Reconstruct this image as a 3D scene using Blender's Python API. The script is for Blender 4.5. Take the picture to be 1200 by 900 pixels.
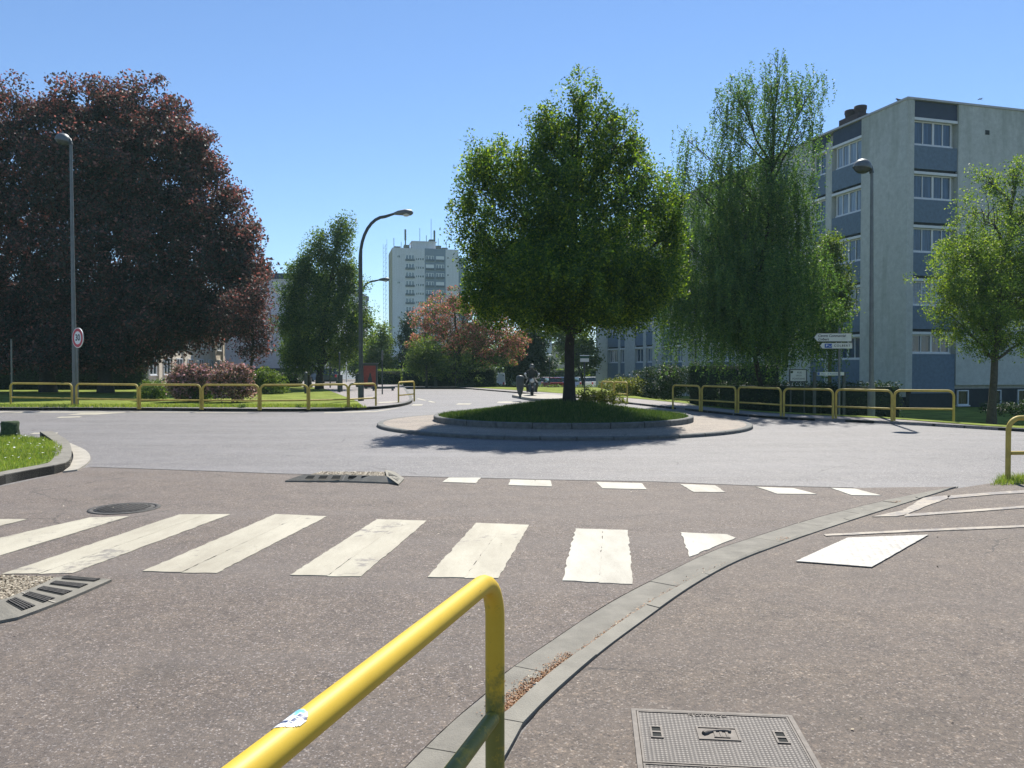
import bpy, bmesh, math, random
import numpy as np
from mathutils import Vector, Matrix
for o in list(bpy.data.objects): bpy.data.objects.remove(o)
R = math.radians
SC = bpy.context.scene
COL = SC.collection
random.seed(4)
RNG = np.random.default_rng(11)

# ---------------------------------------------------------------- camera
F = 940.0; H = 1.55; PITCH = math.atan(19.0/940.0)
cam_d = bpy.data.cameras.new('camera'); cam = bpy.data.objects.new('camera', cam_d); COL.objects.link(cam)
cam.location = (0, 0, H); cam.rotation_euler = (R(90)-PITCH, 0, 0)
cam_d.sensor_width = 36; cam_d.lens = 36*F/1200; cam_d.clip_end = 5000; cam_d.clip_start = 0.05
SC.camera = cam
# ---------------------------------------------------------------- light
SUN_EL, SUN_AZ = R(51), R(14.5)
S = Vector((math.sin(SUN_AZ)*math.cos(SUN_EL), math.cos(SUN_AZ)*math.cos(SUN_EL), math.sin(SUN_EL)))
w = bpy.data.worlds.new('World'); SC.world = w; w.use_nodes = True
nt = w.node_tree; bg = nt.nodes['Background']
sky = nt.nodes.new('ShaderNodeTexSky'); sky.sky_type = 'NISHITA'; sky.sun_disc = False
sky.sun_elevation = SUN_EL; sky.sun_rotation = SUN_AZ; sky.air_density = 1.0; sky.dust_density = 0.0; sky.ozone_density = 4.0
tn_ = nt.nodes.new('ShaderNodeMix'); tn_.data_type = 'RGBA'; tn_.blend_type = 'MULTIPLY'; tn_.inputs[0].default_value = 1; tn_.inputs[7].default_value = (.92, .98, 1.09, 1)
nt.links.new(sky.outputs[0], tn_.inputs[6]); nt.links.new(tn_.outputs[2], bg.inputs[0]); bg.inputs[1].default_value = 0.079
sl = bpy.data.lights.new('sun', 'SUN'); sl.energy = 5.0; sl.angle = R(0.5); sl.color = (1, .955, .88)
so = bpy.data.objects.new('sun', sl); COL.objects.link(so); so.rotation_euler = (-S).to_track_quat('-Z', 'Y').to_euler(); so.location = (5, 10, 40)
SC.view_settings.view_transform = 'Standard'; SC.view_settings.look = 'None'
SC.view_settings.exposure = 0.77; SC.view_settings.gamma = 1
SC.cycles.max_bounces = 7; SC.cycles.transparent_max_bounces = 6
SC.cycles.use_denoising = True

# ---------------------------------------------------------------- pixel (of the 1200x900 photo) -> real ground position
CP, SP = math.cos(PITCH), math.sin(PITCH)
def ray(px, py):
    x = (px-600)/F; u = (450-py)/F
    return Vector((x, CP+u*SP, -SP+u*CP))
def G(px, py, z=0.0):
    d = ray(px, py); t = (z-H)/d.z
    return Vector((d.x*t, d.y*t, z))
def W(px, py, Y):
    d = ray(px, py); t = Y/d.y
    return Vector((d.x*t, Y, H+d.z*t))

# ---------------------------------------------------------------- materials
def _nodes(name):
    m = bpy.data.materials.new(name); m.use_nodes = True
    return m, m.node_tree, m.node_tree.nodes['Principled BSDF']
def rgb(c): return (c[0], c[1], c[2], 1)
def noise(nt, scale, detail=4, rough=.6, vec=None):
    n = nt.nodes.new('ShaderNodeTexNoise'); n.inputs['Scale'].default_value = scale
    n.inputs['Detail'].default_value = detail; n.inputs['Roughness'].default_value = rough
    if vec: nt.links.new(vec, n.inputs['Vector'])
    return n
def ramp(nt, fac, stops):
    r = nt.nodes.new('ShaderNodeValToRGB'); e = r.color_ramp.elements
    e[0].position = stops[0][0]; e[0].color = rgb(stops[0][1])
    e[1].position = stops[-1][0]; e[1].color = rgb(stops[-1][1])
    for p, c in stops[1:-1]:
        x = e.new(p); x.color = rgb(c)
    nt.links.new(fac, r.inputs[0]); return r
def mixc(nt, fac, a, b, mode='MIX'):
    m = nt.nodes.new('ShaderNodeMix'); m.data_type = 'RGBA'; m.blend_type = mode
    for sock, v in ((m.inputs[0], fac), (m.inputs[6], a), (m.inputs[7], b)):
        if hasattr(v, 'is_output') or isinstance(v, bpy.types.NodeSocket): nt.links.new(v, sock)
        elif isinstance(v, (int, float)): sock.default_value = v
        else: sock.default_value = rgb(v)
    return m.outputs[2]
def coord(nt, scale=None):
    t = nt.nodes.new('ShaderNodeTexCoord')
    if scale is None: return t.outputs['Object']
    mp = nt.nodes.new('ShaderNodeMapping'); mp.inputs['Scale'].default_value = scale
    nt.links.new(t.outputs['Object'], mp.inputs['Vector']); return mp.outputs[0]
def bump(nt, b, h, strength, dist=0.01):
    n = nt.nodes.new('ShaderNodeBump'); n.inputs['Strength'].default_value = strength; n.inputs['Distance'].default_value = dist
    nt.links.new(h, n.inputs['Height']); nt.links.new(n.outputs[0], b.inputs['Normal'])
def plain(name, c, rough=.7, var=.18, scale=6, metal=0, bmp=0, spec=.4, bscale=None):
    m, nt, b = _nodes(name)
    n = noise(nt, scale, 6, .65, coord(nt))
    lo = tuple(x*(1-var) for x in c); hi = tuple(min(1, x*(1+var)) for x in c)
    r = ramp(nt, n.outputs[0], [(.3, lo), (.7, hi)])
    nt.links.new(r.outputs[0], b.inputs['Base Color'])
    b.inputs['Roughness'].default_value = rough; b.inputs['Metallic'].default_value = metal
    b.inputs['Specular IOR Level'].default_value = spec
    if bmp:
        n2 = noise(nt, bscale or scale*8, 5, .7, coord(nt)); bump(nt, b, n2.outputs[0], bmp, .02)
    return m
def asphalt(name, base, warm, speck, grain=120.0, bs=.5, patch=.35, worn=(.2,.2,.2), rough=.8, spec=.35):
    m, nt, b = _nodes(name); co = coord(nt)
    big = noise(nt, patch, 5, .62, co); mid = noise(nt, 2.6, 5, .7, co); fine = noise(nt, grain, 3, .75, co)
    c = mixc(nt, big.outputs[0], base, warm)
    rm = ramp(nt, mid.outputs[0], [(.3, (.80,.80,.82)), (.72, (1.16,1.15,1.12))])
    c = mixc(nt, 1.0, c, rm.outputs[0], 'MULTIPLY')
    rf = ramp(nt, fine.outputs[0], [(.32, (.55,.55,.55)), (.5, (.97,.97,.97)), (.68, (1.45,1.43,1.38))])
    c = mixc(nt, .85, c, rf.outputs[0], 'MULTIPLY')
    v = nt.nodes.new('ShaderNodeTexVoronoi'); v.inputs['Scale'].default_value = grain*.75; nt.links.new(co, v.inputs['Vector'])
    sep = nt.nodes.new('ShaderNodeSeparateColor'); nt.links.new(v.outputs['Color'], sep.inputs[0])
    rs = ramp(nt, sep.outputs[0], [(.88, (0,0,0)), (.96, (.55,.55,.55))])
    c = mixc(nt, rs.outputs[0], c, speck)
    rs2 = ramp(nt, sep.outputs[1], [(.9, (0,0,0)), (.95, (.5,.5,.5))])
    c = mixc(nt, rs2.outputs[0], c, (.03,.03,.035))
    v2 = nt.nodes.new('ShaderNodeTexVoronoi'); v2.inputs['Scale'].default_value = 62; nt.links.new(co, v2.inputs['Vector'])
    sp2 = nt.nodes.new('ShaderNodeSeparateColor'); nt.links.new(v2.outputs['Color'], sp2.inputs[0])
    r5 = ramp(nt, sp2.outputs[0], [(0, (.55,.55,.56)), (.25, (.86,.86,.86)), (.8, (1.06,1.06,1.05)), (1, (1.75,1.7,1.6))])
    dm = ramp(nt, v2.outputs['Distance'], [(.35, (1,1,1)), (.75, (0,0,0))])
    c = mixc(nt, dm.outputs[0], c, mixc(nt, 1.0, c, r5.outputs[0], 'MULTIPLY'))
    md_ = noise(nt, 16, 4, .7, co); r6 = ramp(nt, md_.outputs[0], [(.3, (.84,.84,.85)), (.7, (1.15,1.14,1.12))]); c = mixc(nt, 1.0, c, r6.outputs[0], 'MULTIPLY')
    # long traffic streaks and dull stains
    st = noise(nt, 1.0, 4, .6, coord(nt, (.18, 1.1, 1)))
    rst = ramp(nt, st.outputs[0], [(.42, (0,0,0)), (.75, (.45,.45,.45))])
    c = mixc(nt, rst.outputs[0], c, worn)
    oil = noise(nt, .9, 6, .75, co); ro = ramp(nt, oil.outputs[0], [(.56, (0,0,0)), (.72, (.55,.55,.55))]); c = mixc(nt, ro.outputs[0], c, mixc(nt, 1.0, c, (.62,.64,.62), 'MULTIPLY'))
    pal = noise(nt, 1.7, 7, .8, coord(nt, (.7, 1, 1.3))); rp = ramp(nt, pal.outputs[0], [(.58, (0,0,0)), (.75, (.5,.5,.5))]); c = mixc(nt, rp.outputs[0], c, mixc(nt, 1.0, c, (1.35,1.36,1.36), 'MULTIPLY'))
    wv = noise(nt, 1.6, 5, .7, co); wm = mixc(nt, .35, co, wv.outputs['Color'], 'ADD')
    vc = nt.nodes.new('ShaderNodeTexVoronoi'); vc.feature = 'DISTANCE_TO_EDGE'; vc.inputs['Scale'].default_value = .42; nt.links.new(wm, vc.inputs['Vector'])
    rc_ = ramp(nt, vc.outputs['Distance'], [(.0015, (1,1,1)), (.005, (0,0,0))])
    msk = noise(nt, .33, 3, .5, co); rmk = ramp(nt, msk.outputs[0], [(.54, (0,0,0)), (.6, (.8,.8,.8))])
    ck = nt.nodes.new('ShaderNodeMath'); ck.operation = 'MULTIPLY'; nt.links.new(rc_.outputs[0], ck.inputs[0]); nt.links.new(rmk.outputs[0], ck.inputs[1])
    c = mixc(nt, ck.outputs[0], c, (.035,.032,.03))
    nt.links.new(c, b.inputs['Base Color']); b.inputs['Roughness'].default_value = rough; b.inputs['Specular IOR Level'].default_value = spec
    bump(nt, b, fine.outputs[0], bs, .006)
    return m
def paint(name, c, under, wear=.62, scale=9):
    m, nt, b = _nodes(name); co = coord(nt)
    n = noise(nt, scale, 8, .75, co); n2 = noise(nt, 1.3, 4, .6, co); n3 = noise(nt, 70, 3, .6, co)
    a = nt.nodes.new('ShaderNodeMath'); a.operation = 'ADD'; nt.links.new(n.outputs[0], a.inputs[0]); nt.links.new(n2.outputs[0], a.inputs[1])
    a2 = nt.nodes.new('ShaderNodeMath'); a2.operation = 'MULTIPLY'; a2.inputs[1].default_value = .5; nt.links.new(a.outputs[0], a2.inputs[0])
    r = ramp(nt, a2.outputs[0], [(wear, (0,0,0)), (wear+.06, (.85,.85,.85))])
    rc = ramp(nt, n3.outputs[0], [(.3, tuple(x*.86 for x in c)), (.6, c)])
    n5 = noise(nt, 110, 4, .8, co); r5 = ramp(nt, n5.outputs[0], [(.60, (0,0,0)), (.68, (.55,.55,.55))]); pc = mixc(nt, r5.outputs[0], rc.outputs[0], under)
    n6 = noise(nt, 1.1, 6, .7, coord(nt, (1.6, .5, 1))); r6 = ramp(nt, n6.outputs[0], [(.4, (1.05,1.05,1.05)), (.68, (.74,.72,.70))]); pc = mixc(nt, 1.0, pc, r6.outputs[0], 'MULTIPLY')
    nt.links.new(mixc(nt, r.outputs[0], pc, under), b.inputs['Base Color'])
    b.inputs['Roughness'].default_value = .75; bump(nt, b, n3.outputs[0], .25, .004)
    return m
def leaf(name, stops, trans=.45, gloss=.0, tint=(2.5, 2.5, .6)):
    m = bpy.data.materials.new(name); m.use_nodes = True; nt = m.node_tree; nt.nodes.clear()
    out = nt.nodes.new('ShaderNodeOutputMaterial'); geo = nt.nodes.new('ShaderNodeNewGeometry')
    r = ramp(nt, geo.outputs['Random Per Island'], stops)
    n = noise(nt, .55, 3, .5, coord(nt))
    rn = ramp(nt, n.outputs[0], [(.3, (.78,.8,.8)), (.7, (1.2,1.18,1.1))])
    c = mixc(nt, 1.0, r.outputs[0], rn.outputs[0], 'MULTIPLY')
    d = nt.nodes.new('ShaderNodeBsdfPrincipled'); d.inputs['Roughness'].default_value = .55; d.inputs['Specular IOR Level'].default_value = .25+gloss
    nt.links.new(c, d.inputs['Base Color'])
    t = nt.nodes.new('ShaderNodeBsdfTranslucent')
    tc = mixc(nt, 1.0, c, tint, 'MULTIPLY'); nt.links.new(tc, t.inputs[0])
    mx = nt.nodes.new('ShaderNodeMixShader'); mx.inputs[0].default_value = trans
    nt.links.new(d.outputs[0], mx.inputs[1]); nt.links.new(t.outputs[0], mx.inputs[2]); nt.links.new(mx.outputs[0], out.inputs[0])
    return m
def glass_mat(name, c, rough=.08):
    m, nt, b = _nodes(name)
    n = noise(nt, 7, 2, .5, coord(nt, (1, 1, .08)))
    r = ramp(nt, n.outputs[0], [(.35, tuple(x*.6 for x in c)), (.65, tuple(x*1.4 for x in c))])
    nt.links.new(r.outputs[0], b.inputs['Base Color'])
    b.inputs['Roughness'].default_value = rough; b.inputs['Specular IOR Level'].default_value = .8
    return m
def render_wall(name, c, stain=(.10,.12,.09), amount=.5, top=15.0, vscale=(1.6,1.6,.12)):
    m, nt, b = _nodes(name); co = coord(nt)
    n = noise(nt, 3.5, 6, .7, co); r = ramp(nt, n.outputs[0], [(.3, tuple(x*.82 for x in c)), (.72, tuple(x*1.1 for x in c))])
    f = noise(nt, 45, 3, .7, co); rf = ramp(nt, f.outputs[0], [(.3, (.78,.78,.78)), (.7, (1.12,1.12,1.12))])
    cc = mixc(nt, 1.0, r.outputs[0], rf.outputs[0], 'MULTIPLY')
    s = noise(nt, 1.0, 6, .65, coord(nt, vscale))
    sx = nt.nodes.new('ShaderNodeSeparateXYZ'); nt.links.new(co, sx.inputs[0])
    mr = nt.nodes.new('ShaderNodeMapRange'); mr.inputs[1].default_value = top-5; mr.inputs[2].default_value = top; mr.inputs[3].default_value = .0; mr.inputs[4].default_value = .22
    nt.links.new(sx.outputs[2], mr.inputs[0])
    ad = nt.nodes.new('ShaderNodeMath'); ad.operation = 'ADD'; nt.links.new(s.outputs[0], ad.inputs[0]); nt.links.new(mr.outputs[0], ad.inputs[1])
    rs = ramp(nt, ad.outputs[0], [(.55, (0,0,0)), (.85, (amount,)*3)])
    nt.links.new(mixc(nt, rs.outputs[0], cc, stain), b.inputs['Base Color']); b.inputs['Roughness'].default_value = .9
    bump(nt, b, f.outputs[0], .4, .02)
    return m
def dotted(name, c, dark, scale, rot=0):
    # raised studs
    m, nt, b = _nodes(name)
    t = nt.nodes.new('ShaderNodeTexCoord'); mp = nt.nodes.new('ShaderNodeMapping'); mp.inputs['Scale'].default_value = (scale, scale, scale); mp.inputs['Rotation'].default_value = (0, 0, rot)
    nt.links.new(t.outputs['Object'], mp.inputs['Vector'])
    v = nt.nodes.new('ShaderNodeTexVoronoi'); v.inputs['Scale'].default_value = 1; v.inputs['Randomness'].default_value = 0
    nt.links.new(mp.outputs[0], v.inputs['Vector'])
    r = ramp(nt, v.outputs['Distance'], [(.28, c), (.42, dark)])
    n = noise(nt, 14, 5, .7, coord(nt)); rn = ramp(nt, n.outputs[0], [(.3, (.7,.68,.66)), (.7, (1.2,1.2,1.2))])
    nt.links.new(mixc(nt, 1.0, r.outputs[0], rn.outputs[0], 'MULTIPLY'), b.inputs['Base Color'])
    b.inputs['Roughness'].default_value = .55; b.inputs['Metallic'].default_value = .15
    inv = nt.nodes.new('ShaderNodeMath'); inv.operation = 'SUBTRACT'; inv.inputs[0].default_value = 1; nt.links.new(v.outputs['Distance'], inv.inputs[1])
    bump(nt, b, inv.outputs[0], .6, .01)
    return m

M = {}
M['asphalt_far'] = asphalt('worn_grey_asphalt', (.120,.115,.115), (.156,.148,.145), (.36,.35,.35), 110, .35, .25, (.20,.193,.193), .72, .42)
M['asphalt_near'] = asphalt('mauve_brown_asphalt', (.107,.087,.072), (.146,.118,.097), (.42,.38,.36), 190, .7, .3, (.15,.131,.118))
M['asphalt_walk'] = asphalt('brown_pavement_asphalt', (.113,.092,.074), (.150,.120,.096), (.36,.32,.28), 180, .7, .5, (.13,.11,.098))
M['far_walk'] = asphalt('pale_pavement_asphalt', (.20,.18,.175), (.25,.225,.215), (.36,.34,.33), 60, .3, .4, (.26,.24,.235))
M['apron'] = asphalt('pinkish_gravel_concrete', (.21,.182,.150), (.265,.228,.19), (.42,.37,.32), 70, .4, .8, (.36,.3,.24))
M['kerbstone'] = plain('grey_kerb_concrete', (.19,.177,.146), .85, .22, 5, bmp=.4, bscale=90)
M['kerb_top'] = plain('pale_kerb_concrete', (.225,.21,.172), .85, .2, 4, bmp=.4, bscale=90)
M['kerb_light'] = plain('pale_worn_kerb_concrete', (.33,.305,.255), .85, .2, 4, bmp=.3, bscale=60)
M['kerb_dark'] = plain('dark_kerb_granite', (.12,.12,.11), .8, .3, 8, bmp=.4, bscale=60)
M['joint'] = plain('dark_joint_dirt', (.03,.028,.024), .95, .3, 20)
M['paint'] = paint('cream_road_paint', (.40,.37,.285), (.16,.145,.13), .565)
M['paint_new'] = paint('bright_road_paint', (.44,.42,.35), (.2,.18,.17), .60, 14)
M['paint_thin'] = paint('worn_thin_road_paint', (.36,.315,.25), (.16,.145,.14), .50, 12)
M['grass'] = plain('short_grass', (.13,.18,.04), .9, .35, 3.0, spec=.05, bmp=.8, bscale=60)
M['grass_shaded'] = plain('shade_darkened_turf', (.065,.10,.03), .9, .35, 3.0, spec=.03, bmp=.8, bscale=60)  # mound turf: short grass with the tree shade put into its colour
M['dry_grass'] = plain('mown_grass', (.17,.205,.045), .9, .45, 1.3, spec=.03, bmp=.8, bscale=40)
M['soil'] = plain('grass_and_soil', (.07,.085,.03), .95, .4, .6, spec=.03, bmp=.5, bscale=8)
M['blade'] = leaf('grass_blade', tint=(1.3,1.4,.6), stops=[(0, (.13,.20,.035)), (.6, (.22,.28,.06)), (1, (.36,.36,.13))], trans=.4)
M['blade_shaded'] = leaf('shade_darkened_blade', tint=(1.1,1.3,.6), stops=[(0, (.05,.09,.02)), (.6, (.085,.13,.035)), (1, (.17,.18,.07))], trans=.3)  # island blades: grass colour darkened to paint in the shade under the crown
M['daisy'] = plain('white_petals', (.8,.8,.74), .7, .05)
M['yellow'] = plain('yellow_gloss_paint', (.74,.52,.075), .33, .12, 5, spec=.5)
M['rail_far'] = plain('weathered_yellow_paint', (.45,.335,.07), .65, .3, 4)
M['bark'] = plain('grey_brown_bark', (.075,.065,.052), .95, .4, 9, bmp=.8, bscale=30)
M['bark_dark'] = plain('dark_bark', (.035,.03,.026), .95, .4, 9, bmp=.8, bscale=30)
M['steel'] = plain('galvanised_steel', (.13,.145,.145), .5, .2, 5, metal=.3)
M['steel_dark'] = plain('dark_grey_painted_steel', (.05,.06,.06), .5, .25, 5)
M['lamp_glass'] = plain('frosted_lamp_bowl', (.5,.52,.5), .3, .08)
M['iron'] = plain('cast_iron', (.07,.066,.06), .65, .35, 20, metal=.3, bmp=.6, bscale=120)
M['iron_light'] = plain('worn_cast_iron', (.12,.105,.09), .65, .3, 25, metal=.2)
M['studs'] = dotted('studded_cast_iron', (.15,.126,.105), (.05,.042,.036), 60)
M['tactile'] = dotted('white_tactile_studs', (.42,.42,.385), (.32,.31,.28), 17, .3)
M['void'] = plain('dark_void', (.012,.014,.012), .9, .3)
M['gravel'] = plain('brown_gravel', (.33,.28,.21), .95, .3, 40, bmp=.9, bscale=60)
M['white'] = plain('white_sign', (.72,.74,.72), .5, .06)
M['red'] = plain('red_sign', (.50,.04,.06), .5, .08)
M['black'] = plain('black_letters', (.02,.02,.022), .6, .1)
M['blue'] = plain('blue_sign', (.03,.09,.32), .5, .1)
M['moss'] = plain('mossy_stone', (.05,.075,.035), .95, .5, 14, bmp=.9, bscale=50)
M['rubber'] = plain('tyre_rubber', (.02,.02,.022), .85, .2)
M['redpanel'] = plain('faded_red_poster', (.30,.06,.045), .5, .25, 6)

# ---------------------------------------------------------------- object helpers
def tag(o, label=None, cat=None, group=None, kind=None):
    if label: o['label'] = label
    if cat: o['category'] = cat
    if group: o['group'] = group
    if kind: o['kind'] = kind
    return o
def empty(name, loc, label, cat, group=None, rz=0, kind=None):
    o = bpy.data.objects.new(name, None); COL.objects.link(o); o.location = loc; o.rotation_euler = (0, 0, rz); o.empty_display_size = .2
    return tag(o, label, cat, group, kind)
class MB:
    def __init__(s): s.v = []; s.f = []; s.mi = []; s.sm = []
    def add(s, vs, fs, mi=0, sm=False):
        k = len(s.v); s.v += [tuple(p) for p in vs]
        for f in fs: s.f.append([i+k for i in f]); s.mi.append(mi); s.sm.append(sm)
    def quad(s, a, b, c, d, mi=0): s.add([a, b, c, d], [(0, 1, 2, 3)], mi)
    def box(s, x0, x1, y0, y1, z0, z1, mi=0, M4=None):
        vs = [Vector((x, y, z)) for z in (z0, z1) for x, y in ((x0, y0), (x1, y0), (x1, y1), (x0, y1))]
        if M4: vs = [M4 @ p for p in vs]
        s.add(vs, [(3, 2, 1, 0), (4, 5, 6, 7), (0, 1, 5, 4), (1, 2, 6, 5), (2, 3, 7, 6), (3, 0, 4, 7)], mi)
    def prism(s, pts, z0, z1, mi=0, bottom=True):
        n = len(pts)
        ar = sum(pts[i][0]*pts[(i+1) % n][1]-pts[(i+1) % n][0]*pts[i][1] for i in range(n))
        if ar < 0: pts = pts[::-1]
        vs = [(p[0], p[1], z0) for p in pts]+[(p[0], p[1], z1) for p in pts]
        fs = [tuple(range(n, 2*n))]+[(i, (i+1) % n, (i+1) % n+n, i+n) for i in range(n)]
        if bottom: fs.append(tuple(range(n))[::-1])
        s.add(vs, fs, mi)
    def tube(s, path, rad, n=10, mi=0, cap=True):
        path = [Vector(p) for p in path]; m = len(path)
        if isinstance(rad, (int, float)): rad = [rad]*m
        vs = []; up = None
        for i in range(m):
            t = (path[min(i+1, m-1)]-path[max(i-1, 0)]).normalized()
            if up is None:
                up = Vector((0, 0, 1)) if abs(t.z) < .9 else Vector((0, 1, 0))
                a = t.cross(up).normalized()
            else:
                a = (a-t*a.dot(t)).normalized()
            b = t.cross(a)
            for k in range(n):
                an = 2*math.pi*k/n; vs.append(path[i]+(a*math.cos(an)+b*math.sin(an))*rad[i])
        fs = [(i*n+k, i*n+(k+1) % n, (i+1)*n+(k+1) % n, (i+1)*n+k) for i in range(m-1) for k in range(n)]
        s.add(vs, fs, mi, True)
        if cap:
            s.add(vs[:n], [tuple(range(n))], mi); s.add(vs[-n:], [tuple(range(n))[::-1]], mi)
    def lathe(s, prof, n=20, mi=0, M4=None, smooth=True):
        vs = []
        for r, z in prof:
            for k in range(n):
                p = Vector((r*math.cos(2*math.pi*k/n), r*math.sin(2*math.pi*k/n), z)); vs.append(M4 @ p if M4 else p)
        m = len(prof)
        fs = [(i*n+k, i*n+(k+1) % n, (i+1)*n+(k+1) % n, (i+1)*n+k) for i in range(m-1) for k in range(n)]
        s.add(vs, fs, mi, smooth)
    def build(s, name, mats, parent=None, fix=True):
        me = bpy.data.meshes.new(name); me.from_pydata(s.v, [], s.f); me.update()
        for m in (mats if isinstance(mats, (list, tuple)) else [mats]): me.materials.append(m)
        me.polygons.foreach_set('material_index', s.mi); me.polygons.foreach_set('use_smooth', s.sm)
        if fix and len(s.f) < 60000:
            b = bmesh.new(); b.from_mesh(me); bmesh.ops.recalc_face_normals(b, faces=b.faces); b.to_mesh(me); b.free()
        o = bpy.data.objects.new(name, me); COL.objects.link(o)
        if parent: o.parent = parent
        return o
def quads_np(name, V, mats, parent=None, midx=None, extra=None):
    """V: (N,4,3) array of separate quads -> one mesh (extra: an MB added in front)"""
    n = len(V); ev = np.array(extra.v, dtype=np.float32).reshape(-1, 3) if extra else np.zeros((0, 3), np.float32)
    me = bpy.data.meshes.new(name)
    ef = extra.f if extra else []
    el = sum(len(f) for f in ef)
    me.vertices.add(len(ev)+4*n); me.vertices.foreach_set('co', np.concatenate([ev, V.reshape(-1, 3)]).astype(np.float32).ravel())
    me.loops.add(el+4*n)
    li = np.concatenate([np.array([i for f in ef for i in f], dtype=np.int32), np.arange(4*n, dtype=np.int32)+len(ev)])
    me.loops.foreach_set('vertex_index', li)
    me.polygons.add(len(ef)+n)
    st = []; k = 0
    for f in ef: st.append(k); k += len(f)
    me.polygons.foreach_set('loop_start', np.concatenate([np.array(st, dtype=np.int32), el+4*np.arange(n, dtype=np.int32)]))
    for m in (mats if isinstance(mats, (list, tuple)) else [mats]): me.materials.append(m)
    mi = np.zeros(len(ef)+n, dtype=np.int32)
    if midx is not None: mi[len(ef):] = midx
    me.polygons.foreach_set('material_index', mi)
    me.update(calc_edges=True); me.validate()
    o = bpy.data.objects.new(name, me); COL.objects.link(o)
    if parent: o.parent = parent
    return o
def leaf_quads(C, size, up=.6, aspect=.6, rng=RNG, droop=0):
    n = len(C); nrm = rng.normal(size=(n, 3)); nrm[:, 2] += up; nrm /= np.linalg.norm(nrm, axis=1)[:, None]
    a = rng.normal(size=(n, 3)); a[:, 2] -= droop; a -= nrm*(a*nrm).sum(1)[:, None]; a /= np.linalg.norm(a, axis=1)[:, None]
    b = np.cross(nrm, a); L = (size*rng.uniform(.65, 1.3, n))[:, None]/2
    A = a*L; B = b*L*aspect
    return np.stack([C-A, C-A*.1+B, C+A, C-A*.1-B], axis=1)
def text(s, size, mat, parent, M4, ext=.002, shear=0, name='lettering', align='CENTER', spacing=1.0, bold=0):
    cu = bpy.data.curves.new('t', 'FONT'); cu.body = s; cu.size = size; cu.extrude = ext; cu.align_x = align; cu.align_y = 'CENTER'
    cu.shear = shear; cu.space_character = spacing; cu.offset = bold
    ob = bpy.data.objects.new('t', cu); me = bpy.data.meshes.new_from_object(ob); me.transform(M4); me.materials.clear(); me.materials.append(mat)
    bpy.data.objects.remove(ob); bpy.data.curves.remove(cu)
    o = bpy.data.objects.new(name, me); COL.objects.link(o); o.parent = parent
    return o
def struct(o, label=None):
    o['kind'] = 'structure'
    if label: o['label'] = label
    return o
def XY(pts): return [(p[0], p[1]) for p in pts]
def resample(pts, step):
    pts = [Vector(p) for p in pts]; out = [pts[0].copy()]; acc = 0
    # Catmull-Rom
    P = [pts[0]*2-pts[1]]+pts+[pts[-1]*2-pts[-2]]; dense = []
    for i in range(1, len(P)-2):
        for k in range(16):
            t = k/16; a, b, c, d = P[i-1], P[i], P[i+1], P[i+2]
            dense.append(.5*((2*b)+(c-a)*t+(2*a-5*b+4*c-d)*t*t+(3*b-a-3*c+d)*t**3))
    dense.append(pts[-1]); prev = dense[0]
    for q in dense[1:]:
        while (q-prev).length+acc >= step:
            k = (step-acc)/(q-prev).length; prev = prev.lerp(q, k); out.append(prev.copy()); acc = 0
        acc += (q-prev).length; prev = q
    if (out[-1]-pts[-1]).length > step*.3: out.append(pts[-1].copy())
    return out
def offset_line(pts, d):
    out = []
    for i, p in enumerate(pts):
        t = pts[min(i+1, len(pts)-1)]-pts[max(i-1, 0)]; n = Vector((-t.y, t.x, 0)).normalized(); out.append(p+n*d)
    return out
def kerb_line(name, pts, width, z0, z1, mat, step=1.0, gap=.012, label=None):
    """stones along a line; width >0 lies to the left of the travel direction"""
    a = resample(pts, step/3); b = offset_line(a, width); mb = MB(); n = len(a)
    i = 0
    while i < n-1:
        j = min(i+3, n-1); A = a[i:j+1]; B = b[i:j+1]
        if j > i:
            A = [A[0].lerp(A[1], gap/2/max(.05, (A[1]-A[0]).length))]+A[1:-1]+[A[-1].lerp(A[-2], gap/2/max(.05, (A[-1]-A[-2]).length))]
            B = [B[0].lerp(B[1], gap/2/max(.05, (B[1]-B[0]).length))]+B[1:-1]+[B[-1].lerp(B[-2], gap/2/max(.05, (B[-1]-B[-2]).length))]
            mb.prism(XY(A)+XY(B[::-1]), z0, z1)
        i = j
    j = MB()
    for i in range(n-1): j.prism(XY([a[i], a[i+1], b[i+1], b[i]]), z0-.01, z1-.012)
    k = len(mb.f)
    mb.add(j.v, j.f, 1)
    return struct(mb.build(name, [mat, M['joint']]), label)
# ================================================================ GROUND
def smooth(a, b, x):
    t = min(1, max(0, (x-a)/(b-a))); return t*t*(3-2*t)
def hgt(x, y): return -.95*max(smooth(60, 80, y)*smooth(-4.5, 1, x), smooth(3.9, 10, x)*smooth(10, 20, y))
ys = [-40, -20, -10, 0, 10, 20, 30, 40, 50, 56, 60, 64, 68, 72, 76, 80, 90, 110, 150, 220, 320, 500, 900, 1600, 3000]
xs = [-2500, -900, -400, -200, -100, -60, -30, -15, -9, -6, -4.5, -3.4, -2.2, -1, 0, 1, 4, 10, 20, 40, 80, 160, 400, 900, 2500]
mb = MB(); mb.add([(x, y, hgt(x, y)-.02) for y in ys for x in xs], [(j*len(xs)+i, j*len(xs)+i+1, (j+1)*len(xs)+i+1, (j+1)*len(xs)+i) for j in range(len(ys)-1) for i in range(len(xs)-1)])
struct(mb.build('ground', M['soil']))
RBf = [G(*p) for p in [(530,454.3),(543,455.5),(590,459.5),(660,465.3),(700,469.5),(740,474),(787,479.3),(888,489.5),(980,494.3),(1053,497.5),(1178,505),(1350,516),(1500,528)]]
rbo = resample(RBf, .8); rbo = [p+Vector((.05, .05, 0)) for p in rbo]
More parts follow.
